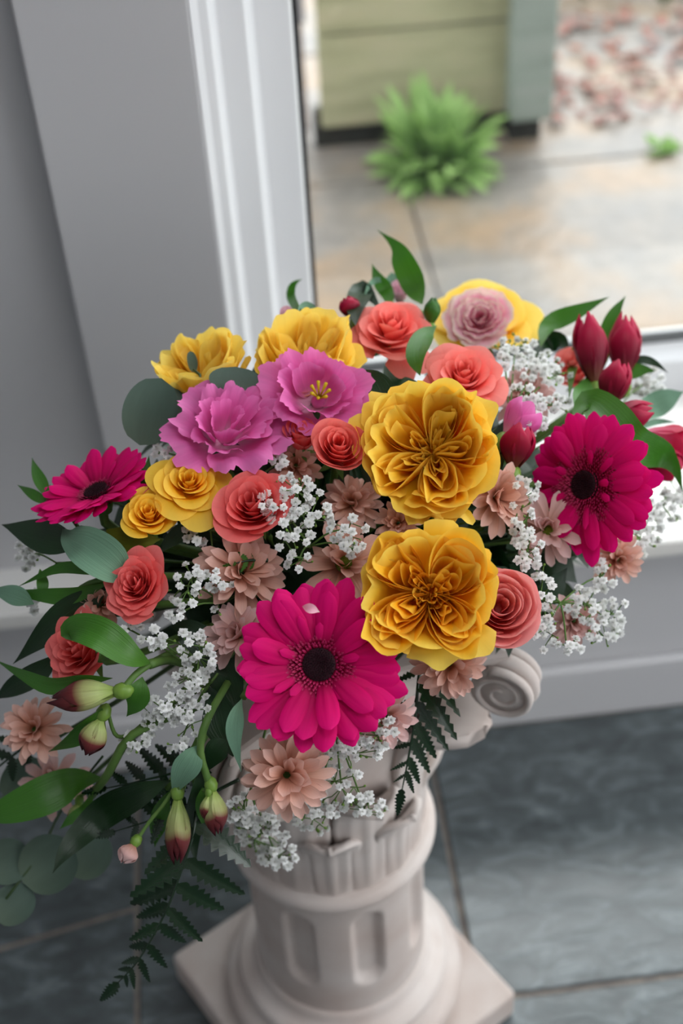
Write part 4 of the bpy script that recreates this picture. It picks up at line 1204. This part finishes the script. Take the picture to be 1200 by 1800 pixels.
def gyp(label, ells, root, seed=1, size=18, off=-.008, group='white gypsophila sprays'):
    """ells: (px, py, rx, ry, count[, off]) clusters of florets"""
    global NF
    rn = random.Random(seed)
    rp = W(*root)
    o = empty('gypsophila_spray', rp); props(o, label, 'gypsophila', group)
    b = MB()
    b.tube(curve([FOAM-rp, (FOAM-rp)*.5+np.array([0, 0, .01]), np.zeros(3)], 6), .0009, 5)
    for e in ells:
        px, py, rx, ry, n = e[:5]
        eo = e[5] if len(e) > 5 else off
        hub = W(px, py, eo+.018)
        b.tube(curve([rp*0, (hub-rp)*.5+np.array([0, 0, .004]), hub-rp], 6), .0006, 5)
        pts = []
        tries = 0
        while len(pts) < n and tries < 4000:
            tries += 1
            a = rn.uniform(0, 6.28); q = math.sqrt(rn.random())
            x, y = px+rx*q*math.cos(a), py+ry*q*math.sin(a)
            if all((x-u)**2+(y-v)**2 > (size*(.52 if tries < 1500 else .38))**2 for u, v, _ in pts):
                pts.append((x, y, eo+rn.uniform(-.006, .008)+.012*q*q))
        subs = [hub+(W(p[0], p[1], p[2])-hub)*.55 for p in pts[::4]]
        for s_ in subs: b.tube([hub-rp, s_-rp], .00045, 4, cap=False)
        for (x, y, z) in pts:
            p = W(x, y, z)
            s_ = min(subs, key=lambda q_: np.linalg.norm(q_-p))
            vd = unit(CAM-p)
            n_ = unit(unit(p-hub)*.6+vd*.7+np.array([rn.uniform(-.5, .5), rn.uniform(-.5, .5), rn.uniform(-.3, .6)]))
            d = dome(x, y)+z
            isb = rn.random() < .10
            sc = size*.5*d/FPX*rn.uniform(.85, 1.2)*(.7 if isb else 1)
            b.tube(curve([s_-rp, (s_+p)/2-n_*.002-rp, p-n_*sc*.6-rp], 4), .0004, 4, cap=False)
            xx = unit(np.cross(n_, [.3, .9, .1])); yy = np.cross(n_, xx)
            f = link('flower_bud' if isb else 'floret', BUDM if isb else FLO[rn.randrange(5)], o)
            f.matrix_local = Matrix(((xx[0]*sc, yy[0]*sc, n_[0]*sc, p[0]-rp[0]), (xx[1]*sc, yy[1]*sc, n_[1]*sc, p[1]-rp[1]), (xx[2]*sc, yy[2]*sc, n_[2]*sc, p[2]-rp[2]), (0, 0, 0, 1)))
            NF += 1
    link('stem', b.mesh('gyp_stem', M['stem']), o)
    return o
gyp('white gypsophila over the coral rose in the centre', [(520, 862, 46, 28, 20), (475, 880, 30, 26, 11), (548, 900, 36, 26, 15), (512, 935, 40, 40, 17), (525, 985, 30, 16, 6), (612, 930, 34, 28, 12), (620, 965, 26, 16, 6)], (545, 960, .02), 1)
gyp('white gypsophila between pale lisianthus and crimson alstroemeria', [(905, 610, 34, 24, 15), (945, 640, 40, 26, 20), (975, 660, 26, 18, 8), (930, 690, 44, 18, 9), (970, 712, 34, 20, 11), (935, 745, 26, 20, 8), (885, 625, 16, 20, 4)], (895, 740, .02), 2)
gyp('white gypsophila cascading beside the green bud at lower left', [(320, 1135, 52, 28, 15), (352, 1160, 28, 34, 12), (335, 1205, 40, 30, 16), (290, 1250, 54, 30, 24), (335, 1265, 36, 34, 12), (245, 1308, 32, 20, 9), (315, 1310, 22, 14, 5), (225, 1105, 22, 14, 5), (275, 1125, 28, 22, 7)], (370, 1200, .02), 3)
gyp('white gypsophila beside the dusky peach chrysanthemum at left', [(330, 1030, 34, 40, 15), (380, 1020, 30, 16, 8), (312, 1080, 18, 14, 4)], (390, 1060, .02), 4)
gyp('white gypsophila in the gap left of the right gerbera', [(925, 860, 24, 28, 9), (918, 910, 22, 34, 12), (928, 965, 26, 34, 16)], (905, 900, .03), 5, off=.0)
gyp('white gypsophila at lower right below the right gerbera', [(950, 1045, 26, 60, 16), (960, 1110, 30, 34, 14), (1030, 1065, 34, 34, 17), (1080, 1080, 28, 26, 12), (1062, 1120, 30, 26, 11), (1060, 1010, 24, 26, 8), (995, 1135, 30, 14, 6)], (985, 1060, .02), 6, off=.006)
gyp('white gypsophila at the far right in front of the bright sill', [(1150, 900, 44, 36, 22), (1185, 870, 20, 28, 10), (1130, 950, 26, 36, 12)], (1090, 940, .02), 7, off=.02)
gyp('small white gypsophila spray behind the crimson buds', [(1138, 672, 26, 28, 14), (1095, 625, 12, 14, 4)], (1085, 720, .02), 8, off=.02)
gyp('white gypsophila below the front gerbera over the pedestal', [(610, 1320, 56, 30, 24), (665, 1285, 34, 34, 16), (600, 1385, 60, 40, 24), (550, 1440, 44, 24, 14), (640, 1420, 40, 26, 12)], (590, 1290, .02), 9, off=.012)
gyp('white gypsophila hanging in front of the pedestal rim', [(425, 1430, 26, 32, 16), (460, 1465, 46, 32, 28), (485, 1505, 34, 24, 14)], (440, 1390, .02), 10, off=.004)
gyp('white gypsophila at the left edge under the dark leaf', [(48, 975, 22, 24, 12), (60, 1060, 14, 24, 5)], (100, 990, .02), 11, off=.016)
gyp('small white gypsophila tucked below the purple lisianthus', [(288, 796, 20, 20, 6), (488, 812, 22, 14, 5), (385, 1075, 10, 8, 2)], (360, 830, .02), 12, off=.004)
gyp('small white gypsophila beneath the golden spray roses', [(320, 925, 20, 16, 4), (345, 945, 20, 12, 4), (540, 775, 8, 8, 2)], (360, 930, .02), 13, off=.012)

# ------------------------------------------------------------------ dark sprigs added so the gaps between flowers read as deep shade
rn = random.Random(99)
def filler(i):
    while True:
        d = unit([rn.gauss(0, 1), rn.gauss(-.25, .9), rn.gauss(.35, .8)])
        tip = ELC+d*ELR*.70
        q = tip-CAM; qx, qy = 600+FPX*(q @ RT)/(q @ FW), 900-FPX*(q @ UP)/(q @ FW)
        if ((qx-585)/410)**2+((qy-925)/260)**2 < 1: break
    o = empty('gap_shade_sprig', FOAM+(tip-FOAM)*.35)
    props(o, 'dark green leafy sprig added to darken the gaps between the flowers', 'foliage', 'dark leafy sprigs')
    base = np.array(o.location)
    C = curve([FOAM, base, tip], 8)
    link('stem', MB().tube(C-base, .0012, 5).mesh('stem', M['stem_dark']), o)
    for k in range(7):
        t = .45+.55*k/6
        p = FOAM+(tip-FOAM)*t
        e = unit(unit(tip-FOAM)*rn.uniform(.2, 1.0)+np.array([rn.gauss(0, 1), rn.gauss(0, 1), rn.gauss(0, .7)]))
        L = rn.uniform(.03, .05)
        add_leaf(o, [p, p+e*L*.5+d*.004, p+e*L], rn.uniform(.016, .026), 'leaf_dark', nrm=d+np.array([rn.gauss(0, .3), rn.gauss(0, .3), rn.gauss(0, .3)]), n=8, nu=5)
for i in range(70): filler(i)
print('florets', NF, 'objects', len(bpy.data.objects), 'tris', sum(len(o.data.polygons)*2 for o in bpy.data.objects if o.type == 'MESH'))
